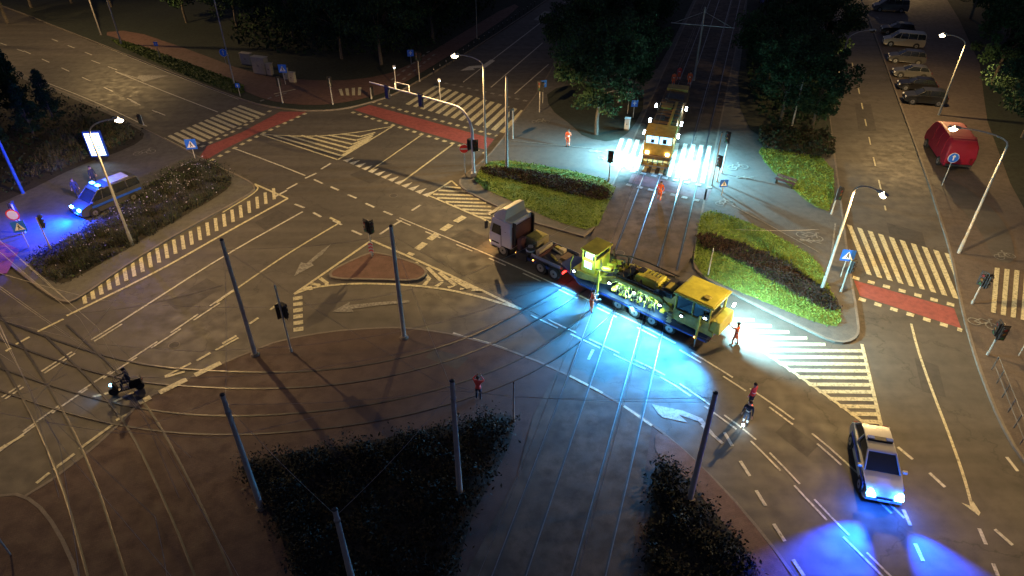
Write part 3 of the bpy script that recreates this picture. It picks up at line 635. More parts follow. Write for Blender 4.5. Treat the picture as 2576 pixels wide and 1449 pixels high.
zw([(-50,560,6.4),(110,700,5.9),(330,900,5.6)]); zw([(-80,640,6),(85,1010,5.6),(160,1130,5.6),(430,1449,5.5)]); zw([(-50,690,6),(250,900,5.6),(420,1130,5.6),(600,1449,5.5)]); zw([(0,890,5.7),(300,1085,5.6),(560,1100,5.6),(900,1020,5.6)])
zw([(-20,800,5.8),(150,1120,5.6),(200,1449,5.5)]); zw([(330,700,6.2),(85,1010,5.8)]); zw([(560,718,6),(320,775,5.8),(0,800,6)]); zw([(1850,577,4),(2060,577,4)]); zw([(170,940,5.7),(0,1010,6)]); zw([(560,1000,5.9),(300,1090,5.7),(-40,1030,6)]); zw([(85,1010,5.7),(390,1300,5.6),(420,1449,5.6)])
zw([(1140,970,6.3),(1290,1000,6),(1800,1000,6.2)]); zw([(1000,700,6),(1400,720,5.8),(1800,860,5.7)]); zw([(-40,600,6.2),(200,800,5.8),(330,1005,5.7),(480,1150,5.6)]); zw([(0,720,6),(330,950,5.7),(700,940,5.7),(1100,870,5.7),(1420,740,5.7)])
# ------------------------------------------------------------ signals and signs
def sighead(e,p,face,parent_name='signal_head',s=1.):
    rz=face
    b=MB(); Mx=Matrix.Rotation(rz,3,'Z')
    def T(v): return tuple(Mx@Vector(v)+Vector(p))
    b.box(p,(.22*s,.34*s,.95*s),DARK,rz); b.box(T((-.02,0,0)),(.03,.5*s,1.1*s),DARK,rz)
    for k,z in enumerate((.3,0,-.3)):
        b.tube([T((.15*s,.13*s*math.cos(t),z*s+.13*s*math.sin(t))) for t in [i*math.pi/6 for i in range(7)]],.035*s,DARK,4)
    b.obj(parent_name,e)
    for k,z in enumerate((.3,0,-.3)):
        b=MB(); b.cyl(T((.10*s,0,z*s)),T((.125*s,0,z*s)),.1*s,(LR,LAg,LG)[k],n=14); b.obj('lens',e)
def signal(base,topv,face=-1.6,two=False,mid=None,label='traffic signal on a slim grey pole',m=POLEG,zb=.14):
    o=G(*base); h=HG(base,topv); e=thing('traffic_signal',label,'traffic light',(o.x,o.y,zb),0,'traffic signals at the junction')
    b=MB(); b.cyl((0,0,0),(0,0,h-.1),.06,m); b.cyl((0,0,0),(0,0,.3),.09,m); b.obj('pole',e)
    fx,fy=math.cos(face),math.sin(face); hz=(mid if mid else h-.5)
    sighead(e,(fx*.2,fy*.2,hz),face)
    if two: sighead(e,(-fy*.3,fx*.3,hz-.1),face+1.57)
for bs,tv,fc,tw in (((937,645),555,-2.2,True),((733,885),715,.6,True),((130,630),548,.5,False),((65,590),515,2.5,False),((362,318),290,-2.2,False),((1357,285),207,-1.9,True),((1290,352),280,2.2,False),((1056,208),132,-2,True),((1531,457),383,-1.8,False),((1803,460),395,-2.4,False),((1815,440),335,-2.4,False),((2090,542),475,-1.2,True),((2113,740),655,-1,False),((2443,768),688,-2.6,True),((2482,897),815,3.0,True),((838,266),198,1.8,False),((712,262),198,2.0,False),((935,252),222,1.,False)):
    signal(bs,tv,fc,tw,mid=(3.1 if bs==(733,885) else None),zb=(.035 if bs==(733,885) else .14))
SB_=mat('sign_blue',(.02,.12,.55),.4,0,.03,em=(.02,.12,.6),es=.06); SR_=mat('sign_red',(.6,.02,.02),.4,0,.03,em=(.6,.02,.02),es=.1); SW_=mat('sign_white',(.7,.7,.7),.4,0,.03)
def sign(base,topv,kind,face=-1.571,size=.6,label=''):
    o=G(*base); h=HG(base,topv); e=thing('traffic_sign',label,'road sign',(o.x,o.y,.14),0)
    b=MB(); b.cyl((0,0,0),(0,0,h),.04,POLEG,n=8); b.obj('post',e)
    Mx=Matrix.Rotation(face,3,'Z')
    def T(x,y,z): return tuple(Mx@Vector((.06+x,y,0))+Vector((0,0,h-size*.5+z)))
    def disc(r,x,m): b.cyl(T(x,0,0),T(x+.012,0,0),r,m,n=24)
    b=MB(); s=size
    if kind=='cross':
        b.box(T(0,0,0),(.02,s,s),SB_,face); tri=[T(.015,-.38*s,-.32*s),T(.015,.38*s,-.32*s),T(.015,0,.36*s)]; b.add(tri,[(0,1,2)],SW_)
        f=[T(.02,a*s,c*s) for a,c in ((-.13,-.28),(-.05,-.28),(0,-.1),(.1,-.26),(.15,-.22),(.05,0),(.03,.1),(.1,.0),(.05,.14),(-.03,.14),(-.12,.02),(-.05,.02),(-.05,-.08))]
        b.add(f,polyfaces([Vector((q[1] if abs(math.sin(face))<.5 else q[0],q[2],0)) for q in f]),DARK); b.cyl(T(.02,.01*s,.2*s),T(.026,.01*s,.2*s),.045*s,DARK,n=10)
    elif kind=='noentry': disc(s*.5,0,SW_); disc(s*.46,.014,SR_); b.box(T(.034,0,0),(.01,s*.72,s*.16),SW_,face)
    elif kind=='ban': disc(s*.5,0,SR_); disc(s*.40,.014,SW_)
    elif kind=='back': disc(s*.5,0,DARK); disc(s*.46,.014,BLK); b.box(T(.03,0,-.7*s),(.02,s*.7,s*.4),BLK,face)
    elif kind=='round': disc(s*.5,0,SW_); disc(s*.46,.014,SB_); b.box(T(.03,0,0),(.01,s*.12,s*.5),SW_,face); b.add([T(.035,-.18*s,.1*s),T(.035,.18*s,.1*s),T(.035,0,.34*s)],[(0,1,2)],SW_)
    elif kind=='yield': b.add([T(0,-.5*s,.4*s),T(0,.5*s,.4*s),T(0,0,-.45*s)],[(0,1,2)],SR_); b.add([T(.01,-.36*s,.32*s),T(.01,.36*s,.32*s),T(.01,0,-.3*s)],[(0,1,2)],SW_)
    elif kind=='square': b.box(T(0,0,0),(.02,s,s),SB_,face); b.box(T(.015,0,0),(.01,s*.14,s*.6),SW_,face); b.box(T(.016,0,.05*s),(.01,s*.5,s*.12),SW_,face)
    elif kind=='chev':
        b.box(T(0,0,0),(.02,s*.6,s*1.6),SW_,face)
        for k in range(3): 
            zz=(-.6+.5*k)*s; b.add([T(.016,-.3*s,zz-.05*s),T(.016,0,zz+.15*s),T(.016,.3*s,zz-.05*s),T(.016,.3*s,zz+.15*s),T(.016,0,zz+.35*s),T(.016,-.3*s,zz+.15*s)],[(0,1,4,5),(1,2,3,4)],SR_)
    b.obj('sign_plate',e,smooth=False)
CRS='blue pedestrian crossing sign with white triangle'
sign((492,402),353,'cross',-1.4,1.,CRS); sign((719,215),165,'cross',-1.6,.95,CRS); sign((2113,700),632,'cross',-1.8,.9,CRS+' by the zebra'); sign((1814,495),455,'cross',-1.5,.7,CRS+' by tram tracks'); sign((75,625),560,'cross',-1.2,.9,CRS+' on a post'); sign((62,600),530,'ban',-1.4,.95,'white round sign with thin red rim')
sign((1170,440),366,'noentry',-1.5,.85,'red round no entry sign with white bar'); sign((570,165),125,'round',-1.6,1.,'round blue sign with white arrow'); sign((2368,470),388,'round',-1.7,.9,'round blue sign on a leaning post'); sign((605,245),212,'square',-1.6,.5,'small blue square sign by the kerb'); sign((404,150),108,'square',-1.6,.5,'small white and blue sign by a path')
sign((1578,290),232,'yield',-1.6,.8,'triangular give way sign by the tracks'); sign((1592,300),255,'square',-1.6,.7,'blue square sign near the tram crossing'); sign((1365,262),205,'square',-1.2,.8,'blue square sign facing the crossing'); sign((937,650),618,'chev',-1.6,.55,'red and white striped hazard board on island'); sign((1035,165),128,'square',-1.4,.8,'blue square sign beside a path'); sign((2560,900),815,'square',-1.6,.8,'blue sign beside a path')
sign((30,1400),1270,'back',1.2,.9,'back of a dark round sign')
# gantry
o=G(1192,445); e=thing('signal_gantry','curved white cantilever mast carrying traffic signals over the road','signal mast',(o.x,o.y,.14),0)
end=G(930,210,6.5)-o; end.z=6.5; d=Vector((end.x,end.y,0)); 
b=MB(); pts=[(0,0,0),(0,0,2),(0,0,4)]+[tuple(d*(.16*(1-math.cos(t)))+Vector((0,0,4+2.2*math.sin(t)))) for t in [i*math.pi/16 for i in range(1,9)]]+[tuple(d*.5+Vector((0,0,6.35))),tuple(d+Vector((0,0,6.5)))]
b.tube(pts,.14,WHITE,12,.06); b.obj('mast_arm',e); b=MB(); b.box((0,0,.15),(.5,.5,.3),POLEG); b.obj('base_plate',e,.02)
fc=-2.1
for t in (.48,.82): sighead(e,tuple(d*t+Vector((0,0,5.95))),fc+3.14,s=1.15)
b=MB(); c=d*.66+Vector((0,0,6.75)); 
b.tube([tuple(c+d.normalized()*a+Vector((0,0,q))) for a,q in ((-.8,-.3),(-.8,.3),(.8,.3),(.8,-.3))],.04,WHITE,6); b.obj('sign_frame',e); sighead(e,(.25,-.25,3.0),-1.3)
sighead(e,(-.3,.1,3.0),2.5)
# lit poster board
o=G(258,408); e=thing('advertising_board','tall blue framed lit poster board beside the path','poster board',(o.x,o.y,.15),.12)
E_P=mat('poster_lit',(.8,.9,1),em=(.62,.83,1),es=2.6); P_B=mat('poster_blue',(.05,.3,.8),em=(.05,.35,1),es=1.3)
b=MB(); b.box((0,0,1.7),(1.55,.28,2.5),BLUE); b.box((0,0,.22),(.9,.2,.45),DARK); b.obj('frame',e,.03)
b=MB(); b.box((0,-.147,1.7),(1.3,.01,2.2),E_P); b.obj('poster',e)
b=MB()
for z,w in ((2.55,.9),(2.35,.6),(1.5,.95),(1.3,.8),(1.1,.5),(.85,.9)): b.box((0,-.156,z),(w,.006,.09),P_B)
b.obj('poster_print',e); light('SPOT',(0,-.3,1.8),160,(.6,.8,1),e,.4,150,.6,(0,-4,.3))
# cabinets
for (u,v),w,h_,dp,m in (((624,165),1.5,1.3,.6,CREAM),((660,188),1.9,1.9,.8,CREAM),((682,192),.7,1.3,.5,CREAM),((722,203),.6,1.2,.4,CREAM),((738,211),.8,1.1,.4,CREAM),((1576,330),.5,1.1,.4,WHITE)):
    o=G(u,v); e=thing('utility_cabinet','pale beige metal utility cabinet by the pavement','utility box',(o.x,o.y,.15),-.35,'utility cabinets')
    b=MB(); b.box((0,0,.06),(w*.95,dp*.95,.12),KERB); b.box((0,0,.12+h_/2),(w,dp,h_),m); b.obj('body',e,.015); b=MB(); b.box((0,0,.15+h_),(w+.1,dp+.1,.06),m); b.obj('roof',e,.01)
    for s in (-.25,.25): b=MB(); b.box((s*w,-dp/2-.008,.12+h_/2),(w*.44,.014,h_*.86),m); b.box((s*w*.2,-dp/2-.03,.12+h_/2),(.03,.03,.15),DARK); b.obj('door',e)
# bollards
for i in range(22):
    p=G(1092,192).lerp(G(1345,18),i/21); e=MB(); e.cyl((0,0,0),(0,0,.9),.045,DARK,n=8); e.ball((0,0,.93),.06,DARK); e.cyl((0,0,.7),(0,0,.78),.05,WHITE,n=8)
    q=e.obj('bollard',label='slim dark metal bollard along the pavement edge',category='bollard',group='bollards along the pavement'); q.location=(p.x,p.y,.14)
# guard rail right
DGR=mat('dark_railing_paint',(.09,.085,.08),.6)
p0,p1=G(2492,935),G(2580,1165); e=thing('guard_railing','grey tubular pedestrian guard railing along kerb','railing',(p0.x,p0.y,.14),0); dd=p1-p0
for i in range(7): b=MB(); b.cyl(tuple(dd*i/6),tuple(dd*i/6+Vector((0,0,1.05))),.03,DGR,n=8); b.obj('post',e)
for z in (.45,1.05): b=MB(); b.cyl((0,0,z),tuple(dd+Vector((0,0,z))),.025,DGR,n=8); b.obj('rail',e)
# bench
o=G(1972,470); e=thing('park_bench','dark slatted bench at the edge of a path','bench',(o.x,o.y,.14),-.75)
b=MB(); [b.box((0,y_,.45),(1.8,.1,.04),BRN) for y_ in (-.18,-.05,.08)]; b.obj('seat',e); b=MB(); [b.box((0,.22,z_),(1.8,.04,.1),BRN) for z_ in (.6,.75)]; b.obj('backrest',e)
for s in (-.75,.75): b=MB(); b.box((s,0,.22),(.06,.4,.44),DARK); b.obj('leg',e)
# ------------------------------------------------------------ cars
def wheel(e,x,y,r=.32,w=.2,name='wheel'):
    b=MB(); s=1 if y>0 else -1
    b.cyl((x,y-w/2,r),(x,y+w/2,r),r,RUB,n=20); b.cyl((x,y+s*w/2,r),(x,y+s*(w/2+.012),r),r*.62,STEEL,n=16); b.cyl((x,y+s*(w/2+.01),r),(x,y+s*(w/2+.03),r),r*.16,DARK,n=8); return b.obj(name,e)
def car(name,label,cat,px,hd,paint,kind='hatch',group=None,z=0,hl=None,sc_=1):
    o=G(*px) if isinstance(px,tuple) else px; e=thing(name,label,cat,(o.x,o.y,z),rot_of(hd),group); e.scale=(sc_,)*3
    if kind=='hatch':
        lo=[(-2.08,.3,.8),(-2.16,.55,.84),(-2.1,.88,.82),(-1.9,1.0,.8),(-.9,1.0,.86),(.75,.97,.86),(1.5,.88,.82),(2.0,.74,.76),(2.16,.58,.72),(2.14,.34,.76),(1.9,.22,.82),(-1.9,.22,.82)]
        gh=[(-1.92,.99,.74),(-1.6,1.36,.62),(-1.2,1.45,.58),(.05,1.46,.58),(.95,.96,.74)]; rf=[(-1.62,1.365,.635),(-1.2,1.475,.60),(.05,1.485,.60),(.2,1.405,.625),(.05,1.44,.615),(-1.2,1.44,.62)]
        pl=[((-1.88,1.,.76),(-1.6,1.37,.63)),((-.75,1.,.80),(-.8,1.45,.60)),((.95,.97,.76),(.1,1.45,.60))]; wb=1.32; r=.33; yw=.78; ln=2.14; hz=.66; tz=.82
    elif kind=='suv':
        lo=[(-2.2,.4,.86),(-2.28,.7,.9),(-2.2,1.05,.88),(-1.9,1.12,.87),(1.0,1.1,.9),(1.7,1.02,.86),(2.15,.86,.8),(2.26,.6,.78),(2.2,.36,.82),(1.9,.28,.88),(-2.,.28,.88)]
        gh=[(-2.15,1.1,.8),(-1.9,1.55,.68),(-1.5,1.66,.64),(.2,1.66,.64),(1.1,1.09,.8)]; rf=[(-1.95,1.57,.70),(-1.5,1.69,.66),(.2,1.69,.66),(.38,1.6,.68),(.2,1.64,.67),(-1.5,1.64,.67)]
        pl=[((-2.1,1.11,.82),(-1.9,1.57,.7)),((-1.2,1.11,.84),(-1.2,1.65,.67)),((-.2,1.11,.84),(-.25,1.65,.67)),((1.1,1.1,.82),(.25,1.65,.66))]; wb=1.38; r=.36; yw=.82; ln=2.24; hz=.8; tz=1.0
    else:
        lo=[(-2.65,.35,.93),(-2.7,.6,.95),(-2.66,1.2,.95),(-2.5,1.25,.95),(1.55,1.2,.95),(2.1,1.08,.9),(2.55,.9,.84),(2.66,.62,.82),(2.62,.35,.86),(2.3,.25,.9),(-2.5,.25,.93)]
        gh=[(-2.6,1.24,.92),(-2.52,1.85,.84),(-2.3,1.97,.8),(.8,1.97,.8),(1.75,1.18,.88)]; rf=[(-2.56,1.8,.86),(-2.52,1.92,.85),(-2.3,2.02,.82),(.75,2.03,.82),(1.0,1.88,.82),(.75,1.93,.835),(-2.3,1.93,.845)]
        pl=[((-2.58,1.24,.94),(-2.5,1.9,.86)),((-1.5,1.24,.94),(-1.5,1.95,.83)),((-.35,1.24,.94),(-.35,1.95,.83)),((.7,1.22,.93),(.55,1.95,.83)),((1.75,1.2,.9),(.85,1.95,.82))]; wb=1.65; r=.34; yw=.86; ln=2.64; hz=.85; tz=1.1
    b=MB(); b.prof(lo,paint); b.prof(rf,paint)
    for p,q in pl:
        for s in (-1,1): b.tube([(p[0],s*p[2],p[1]),(q[0],s*q[2],q[1])],.045,paint,6)
    for s in (-1,1): b.box((gh[-1][0]-.15,s*(lo[4][2]+.1),gh[-1][1]+.08),(.14,.2,.13),paint)
    b.obj('body',e,.025)
    b=MB(); b.prof(gh,GLS); b.obj('window',e,.01)
    wm=max(q[2] for q in lo)
    for x in (-wb,wb):
        for s in (-1,1): b=MB(); b.cyl((x,s*(yw+.02),r+.02),(x,s*(wm+.004),r+.02),r+.07,DARK,n=20); b.obj('wheel_arch',e)
    for x in (-wb,wb):
        for s in (-1,1): wheel(e,x,s*yw,r)
    for s in (-1,1):
        b=MB(); b.box((ln-.05,s*.58,hz),(.16,.34,.14),hl or SW_,0); b.obj('headlight',e); b=MB(); b.box((-ln+.02,s*.66,tz),(.1,.2,.2),LR); b.obj('taillight',e)
    for xx,zz in ((ln+.02,.45),(-ln-.03,.6)): b=MB(); b.box((xx,0,zz),(.03,.52,.11),SW_); b.obj('number_plate',e)
    b=MB(); b.box((ln+.005,0,hz-.08),(.04,.7,.12),DARK); b.obj('grille',e)
    return e
def pc(n,c,r=.3): return mat(n,c,r,.2,.05,1)
SIL=pc('silver_car_paint',(.40,.40,.40)); BKC=pc('black_car_paint',(.015,.015,.018)); WHC=pc('white_car_paint',(.38,.35,.29)); GRC=pc('grey_car_paint',(.08,.08,.085)); DGC=pc('dark_grey_car_paint',(.03,.032,.036))
SLM=pc('dull_silver_car_paint',(.12,.12,.12))
GP='cars parked beside the street'
for px,hd,pt,kd,lb,z in (((2235,30),(-1,.25),SLM,'van','pale parked van under dark trees',.14),((2253,88),(-1,.3),BKC,'suv','black parked car beside the street',.14),((2268,118),(-1,.35),WHC,'van','cream white parked van beside the street',.14),((2276,160),(-1,.35),GRC,'suv','grey parked car beside a white van',.14),((2288,196),(-1,.3),SLM,'hatch','silver grey parked hatchback in the row',.14),((2302,228),(-1,.3),BKC,'hatch','black parked hatchback in the row',.14),((2320,262),(-1,.25),DGC,'suv','dark parked estate car at the row end',.14)):
    car('parked_car',lb,'car',px,hd,pt,kd,GP,z,sc_=.96)
car('parked_car','dark blue car parked beside the tramway','car',(1925,14),(-.2,-1),pc('navy_car_paint',(.02,.04,.2)),'hatch',None,.14)
# red covered van
o=G(2374,398); e=thing('red_van','large rounded crimson covered van parked on pavement','van',(o.x,o.y,.14),rot_of((TD.x,TD.y))+.12); e.scale=(1.1,1.28,1.2)
b=MB(); b.prof([(-2.9,.45,.95),(-3.0,1.2,1.0),(-2.85,2.0,.96),(-2.5,2.35,.84),(-1.,2.5,.8),(1.0,2.48,.8),(1.7,2.3,.84),(2.2,1.9,.88),(2.6,1.35,.9),(3.0,1.05,.85),(3.05,.6,.85),(2.9,.35,.88),(-2.8,.35,.95)],RED); b.obj('body',e,.18)
for s in (-1,1):
    wheel(e,1.9,s*.86,.34); wheel(e,-1.8,s*.90,.34)
    b=MB(); b.box((-2.98,s*.7,.95),(.1,.16,.4),LR); b.obj('taillight',e)
b=MB(); b.box((-3.0,0,.55),(.12,1.7,.14),BLK); b.obj('bumper',e)
for x in (-2.0,-.7,.6): b=MB(); b.tube([(x,-1.02,1.0),(x,-1.0,1.9),(x,-.84,2.47),(x,.84,2.47),(x,1.0,1.9),(x,1.02,1.0)],.025,RED,5); b.obj('cover_rib',e)
# police car
PC=car('police_car','silver police car with blue strobes lit on the road','police car',(2194,1182),(-.24,-.97),SIL,'hatch',None,0,E_BH,1.08)
b=MB(); b.box((-.55,0,1.53),(.28,1.05,.1),DARK); b.box((-.55,.4,1.54),(.2,.3,.12),BLUE); b.box((-.55,-.4,1.54),(.2,.3,.12),BLUE); b.obj('light_bar',PC,.02)
for s in (-1,1): b=MB(); b.box((0,s*.865,.72),(3.2,.012,.16),BLUE); b.obj('blue_stripe',PC)
for s in (-1,1):
    b=MB(); b.ball((2.05,s*.62,.82),.13,E_BH); b.obj('strobe_lamp',PC)
    light('SPOT',(2.25,s*.58,1.0),30000,(.0,.055,1.),PC,.08,56,.8,(8.0,s*3.6,-.4)); light('POINT',(2.35,s*.66,.9),300,(.01,.10,1),PC,.06)
    light('SPOT',(2.25,s*.58,.9),3600,(.0,.10,1.),PC,.08,50,1.,(5.0,s*1.8,0))
# police van
PV=car('police_van','silver police van with blue flashing lights on the path','police van',(278,520),(-.57,-.82),pc('van_silver_paint',(.07,.07,.075)),'van',None,.14,E_BH,1.0)
b=MB(); b.box((.5,0,2.1),(.34,1.3,.1),DARK); b.obj('light_bar',PV,.02)
for s in (-1,1): b=MB(); b.box((.5,s*.42,2.17),(.28,.4,.12),E_B); b.obj('blue_light',PV); b=MB(); b.box((-.4,s*.962,.85),(4.2,.012,.2),BLUE); b.obj('blue_stripe',PV)
b=MB(); b.box((-1.2,0,2.06),(1.6,1.2,.04),mat('pale_roof_rack',(.4,.42,.45),.5)); b.obj('roof_rack',PV)
light('POINT',(.6,0,2.8),1300,(.005,.09,1),PV,.1); light('SPOT',(2.85,0,1.1),26000,(.0,.03,1),PV,.1,125,1.,(6.5,-.8,-.2)); light('POINT',(2.95,.5,1.2),2400,(.0,.05,1),PV,.1)
# ------------------------------------------------------------ people
def person(loc,rz,label,top=ORG,bot=ORG,arms=None,legs=None,helmet=None,scale=1.,refl=True,lean=0,z=.14,hands=SKIN):
    o=G(*loc) if isinstance(loc,tuple) else loc
    V=[];RD=[];E=[]
    def v(p,r,par=None):
        V.append(Vector(p)); RD.append(r if isinstance(r,tuple) else (r,r)); i=len(V)-1
        if par is not None: E.append((par,i))
        return i
    def L_(p): return (p[0]+lean*max(0,p[2]-.9),p[1],p[2])
    pel=v((0,0,.96),(.15,.12)); sp=v(L_((0,0,1.14)),(.14,.11),pel); ch=v(L_((0,0,1.34)),(.175,.12),sp); nk=v(L_((0,0,1.50)),(.06,.06),ch)
    hd=v(L_((.015,0,1.60)),(.078,.085),nk); ht=v(L_((.005,0,1.70)),(.088,.1),hd); tp=v(L_((0,0,1.76)),(.06,.07),ht); v(L_((.11,0,1.635)),.016,hd)
    A=arms or {1:((.02,.25,1.15),(.08,.27,.90)),-1:((.02,-.25,1.15),(.08,-.27,.90))}
    Lg=legs or {1:((.03,.11,.5),(0,.12,.09)),-1:((.02,-.11,.5),(-.02,-.12,.09))}
    hp=[]
    for s in (1,-1):
        k_,a_=Lg[s]; hip=v((0,s*.1,.88),.105,pel); mid=v(tuple((Vector((0,s*.1,.88))+Vector(k_))/2),.09,hip); kn=v(k_,.066,mid); cf=v(tuple(Vector(k_).lerp(Vector(a_),.4)),.064,kn); an=v(a_,.045,cf); v((a_[0]+.17,a_[1]+s*.02,max(.04,a_[2]-.05)),(.045,.035),an)
        el,ha=A[s]; sh=v(L_((0,s*.19,1.43)),.07,ch); ua=v(tuple(Vector(L_((0,s*.19,1.43))).lerp(Vector(el),.5)),.058,sh); e_=v(el,.047,ua); wr=v(ha,.03,e_)
        d=(Vector(ha)-Vector(el)).normalized(); side=d.cross(Vector((1,0,0))); side=side.normalized() if side.length>.1 else Vector((0,1,0))
        pm=Vector(ha)+d*.07; pv=v(tuple(pm),(.036,.02),wr); hp.append(pm)
        curl=side.cross(d)*.5
        for f_,(off,ln) in enumerate(((-.030,.07),(-.010,.082),(.011,.076),(.031,.06))):
            b0=pm+d*.02+side*off; i1=v(tuple(b0+d*ln*.45),.0095,pv); v(tuple(b0+d*ln*.85+curl*ln*.5),.008,i1)
        i1=v(tuple(pm-side*.045+d*.0),.011,pv); v(tuple(pm-side*.055+d*.04+curl*.03),.009,i1)
    me=bpy.data.meshes.new('person_cage'); me.from_pydata([tuple(q) for q in V],E,[])
    ob=bpy.data.objects.new('person_cage',me); COL.objects.link(ob)
    md=ob.modifiers.new('Skin','SKIN')
    if not me.skin_vertices: 
        bm=bmesh.new(); bm.from_mesh(me); bm.verts.layers.skin.verify(); bm.to_mesh(me); bm.free()
    for i,sv in enumerate(me.skin_vertices[0].data): sv.radius=RD[i]; sv.use_root=(i==0)
    sb=ob.modifiers.new('Sub','SUBSURF'); sb.levels=2; sb.render_levels=2
    dg=bpy.context.evaluated_depsgraph_get(); m2=bpy.data.meshes.new_from_object(ob.evaluated_get(dg)); bpy.data.objects.remove(ob)
    m2.materials.clear()
    for m in (top,bot,SKIN,BOOT,REFL,hands): m2.materials.append(m)
    for p in m2.polygons:
        c=p.center; k=0
        hdist=min((c-q).length for q in hp)
        if hdist<.1: k=5
        elif (c-V[hd]).length<.17 and c.z>V[nk].z+.01: k=2
        elif c.z<.13 : k=3
        elif c.z<.92: k=1
        if refl and k in (0,1) and (.36<c.z<.43 or (1.10<c.z<1.16 and abs(c.y)<.2) or (.26<c.z<.30)): k=4
        p.material_index=k; p.use_smooth=True
    e=thing('person',label,'person',(o.x,o.y,z),rz); e.scale=(scale,)*3
    body=bpy.data.objects.new('body',m2); COL.objects.link(body); body.parent=e
    h=Vector(L_((0.01,0,1.70))); b=MB()
    b.ball((h.x-.012,0,h.z+.035),.115,helmet or HAIR,1.05,.92,.85,12); 
    if helmet: b.cyl((h.x,0,h.z+.01),(h.x,0,h.z+.025),.135,helmet,n=16)
    b.obj('helmet' if helmet else 'hair',e)
    for s in (-1,1): b=MB(); b.ball((h.x+.088,s*.033,h.z-.045),.013,DARK); b.obj('eye',e)
    b=MB(); b.box((h.x+.083,0,h.z-.125),(.02,.045,.01),BRN); b.obj('mouth',e)
    return e
P=person
P((1428,372),-1.9,'worker in orange hi-vis suit raising a hand',arms={1:((.1,.27,1.2),(.14,.12,1.5)),-1:((.02,-.26,1.15),(.1,-.24,.92))})
P((1657,508),1.2,'worker in orange suit walking on the tramway',legs={1:((.15,.11,.52),(.05,.12,.12)),-1:((-.03,-.11,.5),(-.22,-.12,.14))},z=.16)
P((1486,786),.35,'worker in orange suit operating controls on the machine',arms={1:((.18,.24,1.2),(.42,.18,1.25)),-1:((.16,-.25,1.15),(.4,-.2,1.1))},lean=.15,z=0)
P((1846,868),2.5,'worker in orange suit reaching up to the machine',arms={1:((.2,.3,1.45),(.42,.32,1.6)),-1:((.0,-.26,1.15),(.08,-.3,.92))},legs={1:((.1,.13,.5),(.08,.16,.09)),-1:((-.05,-.15,.5),(-.18,-.2,.09))},z=0)
P((1886,1022),2.2,'worker in red jacket standing on the road',top=PINK,bot=NAVY,z=0)
P((1873,1068),-2.2,'person in dark clothes and hi-vis vest holding red torch',top=NAVY,bot=NAVY,arms={1:((.02,.25,1.15),(.2,.3,.95)),-1:((.02,-.25,1.15),(.1,-.27,.9))},z=0)
P((1204,1006),1.3,'person in red jacket with both arms raised to head',top=PINK,bot=NAVY,arms={1:((.12,.33,1.45),(.2,.14,1.68)),-1:((.12,-.33,1.45),(.2,-.14,1.68))},z=.035,refl=False)
P((1692,222),-1.5,'worker in orange hi-vis near the rail machine',z=.16); P((1732,220),-1.9,'worker in orange hi-vis beside the track',z=.16); P((1706,206),-1.7,'worker in red hi-vis standing between the tracks',top=PINK,z=.16)
P((200,500),-1.,'police officer in dark uniform beside the van',top=NAVY,bot=NAVY,refl=False); P((243,468),-.6,'police officer in dark uniform by the van door',top=NAVY,bot=NAVY,refl=False)
o=G(1875,1070); tt=thing('hand_torch','small bright white torch pointing at the road','torch',(o.x-.25,o.y-.25,.0)); b=MB(); b.cyl((0,0,.0),(0,0,.25),.04,DARK); b.obj('handle',tt); b=MB(); b.ball((0,0,.3),.075,E_C); b.obj('lens',tt); light('POINT',(0,0,.45),14,(.4,.75,1),tt,.05)
o=G(1882,1055); tt=thing('signal_wand','glowing red signal wand held by a person','wand',(o.x,o.y,.75)); b=MB(); b.cyl((0,0,-.1),(0,0,.05),.02,DARK); b.obj('handle',tt); b=MB(); b.cyl((0,0,.05),(0,0,.35),.03,E_R); b.obj('glowing_tube',tt)
# scooter with rider
o=G(325,985); rz=rot_of((-.92,-.38)); e=thing('motor_scooter','dark motor scooter with its headlight lit','scooter',(o.x,o.y,0),rz)
b=MB(); b.prof([(-.85,.55,.12),(-.8,.8,.16),(-.2,.8,.17),(-.1,.35,.16),(.3,.3,.17),(.45,.35,.17),(.55,.9,.2),(.65,.95,.16),(.72,.5,.1),(.5,.22,.14),(-.5,.25,.14)],BKC); b.obj('body',e,.03)
b=MB(); b.prof([(-.85,.8,.13),(-.8,.9,.15),(-.1,.86,.16),(-.1,.8,.15)],DARK); b.obj('seat',e,.02)
for x in (-.62,.72): b=MB(); b.cyl((x,-.06,.27),(x,.06,.27),.27,RUB,n=18); b.cyl((x,-.065,.27),(x,.065,.27),.15,DARK,n=14); b.obj('wheel',e)
b=MB(); b.tube([(.5,-.34,1.05),(.6,0,1.0),(.5,.34,1.05)],.02,DARK,6); b.obj('handlebar',e)
b=MB(); b.ball((.74,0,.78),.09,mat('scooter_lamp',(1,1,1),em=(.15,.6,1),es=22)); b.obj('headlight',e); b=MB(); b.add([(.55,-.2,.95),(.55,.2,.95),(.42,.16,1.3),(.42,-.16,1.3)],[(0,1,2,3)],GLS); b.obj('windscreen',e)
light('SPOT',(.9,0,.8),110,(.05,.4,1),e,.05,90,.8,(4,0,0))
b=MB(); b.box((-.88,0,.7),(.05,.2,.08),LR); b.obj('taillight',e)
hv=Vector((math.cos(rz),math.sin(rz),0))
P(o-hv*.25,rz,'rider in dark jacket and helmet sitting on scooter',top=NAVY,bot=NAVY,arms={1:((.25,.28,1.2),(.62,.3,1.1)),-1:((.25,-.28,1.2),(.62,-.3,1.1))},legs={1:((.42,.18,.88),(.5,.2,.42)),-1:((.42,-.18,.88),(.5,-.2,.42))},helmet=BKC,z=-.02,refl=False,lean=.1,hands=NAVY)
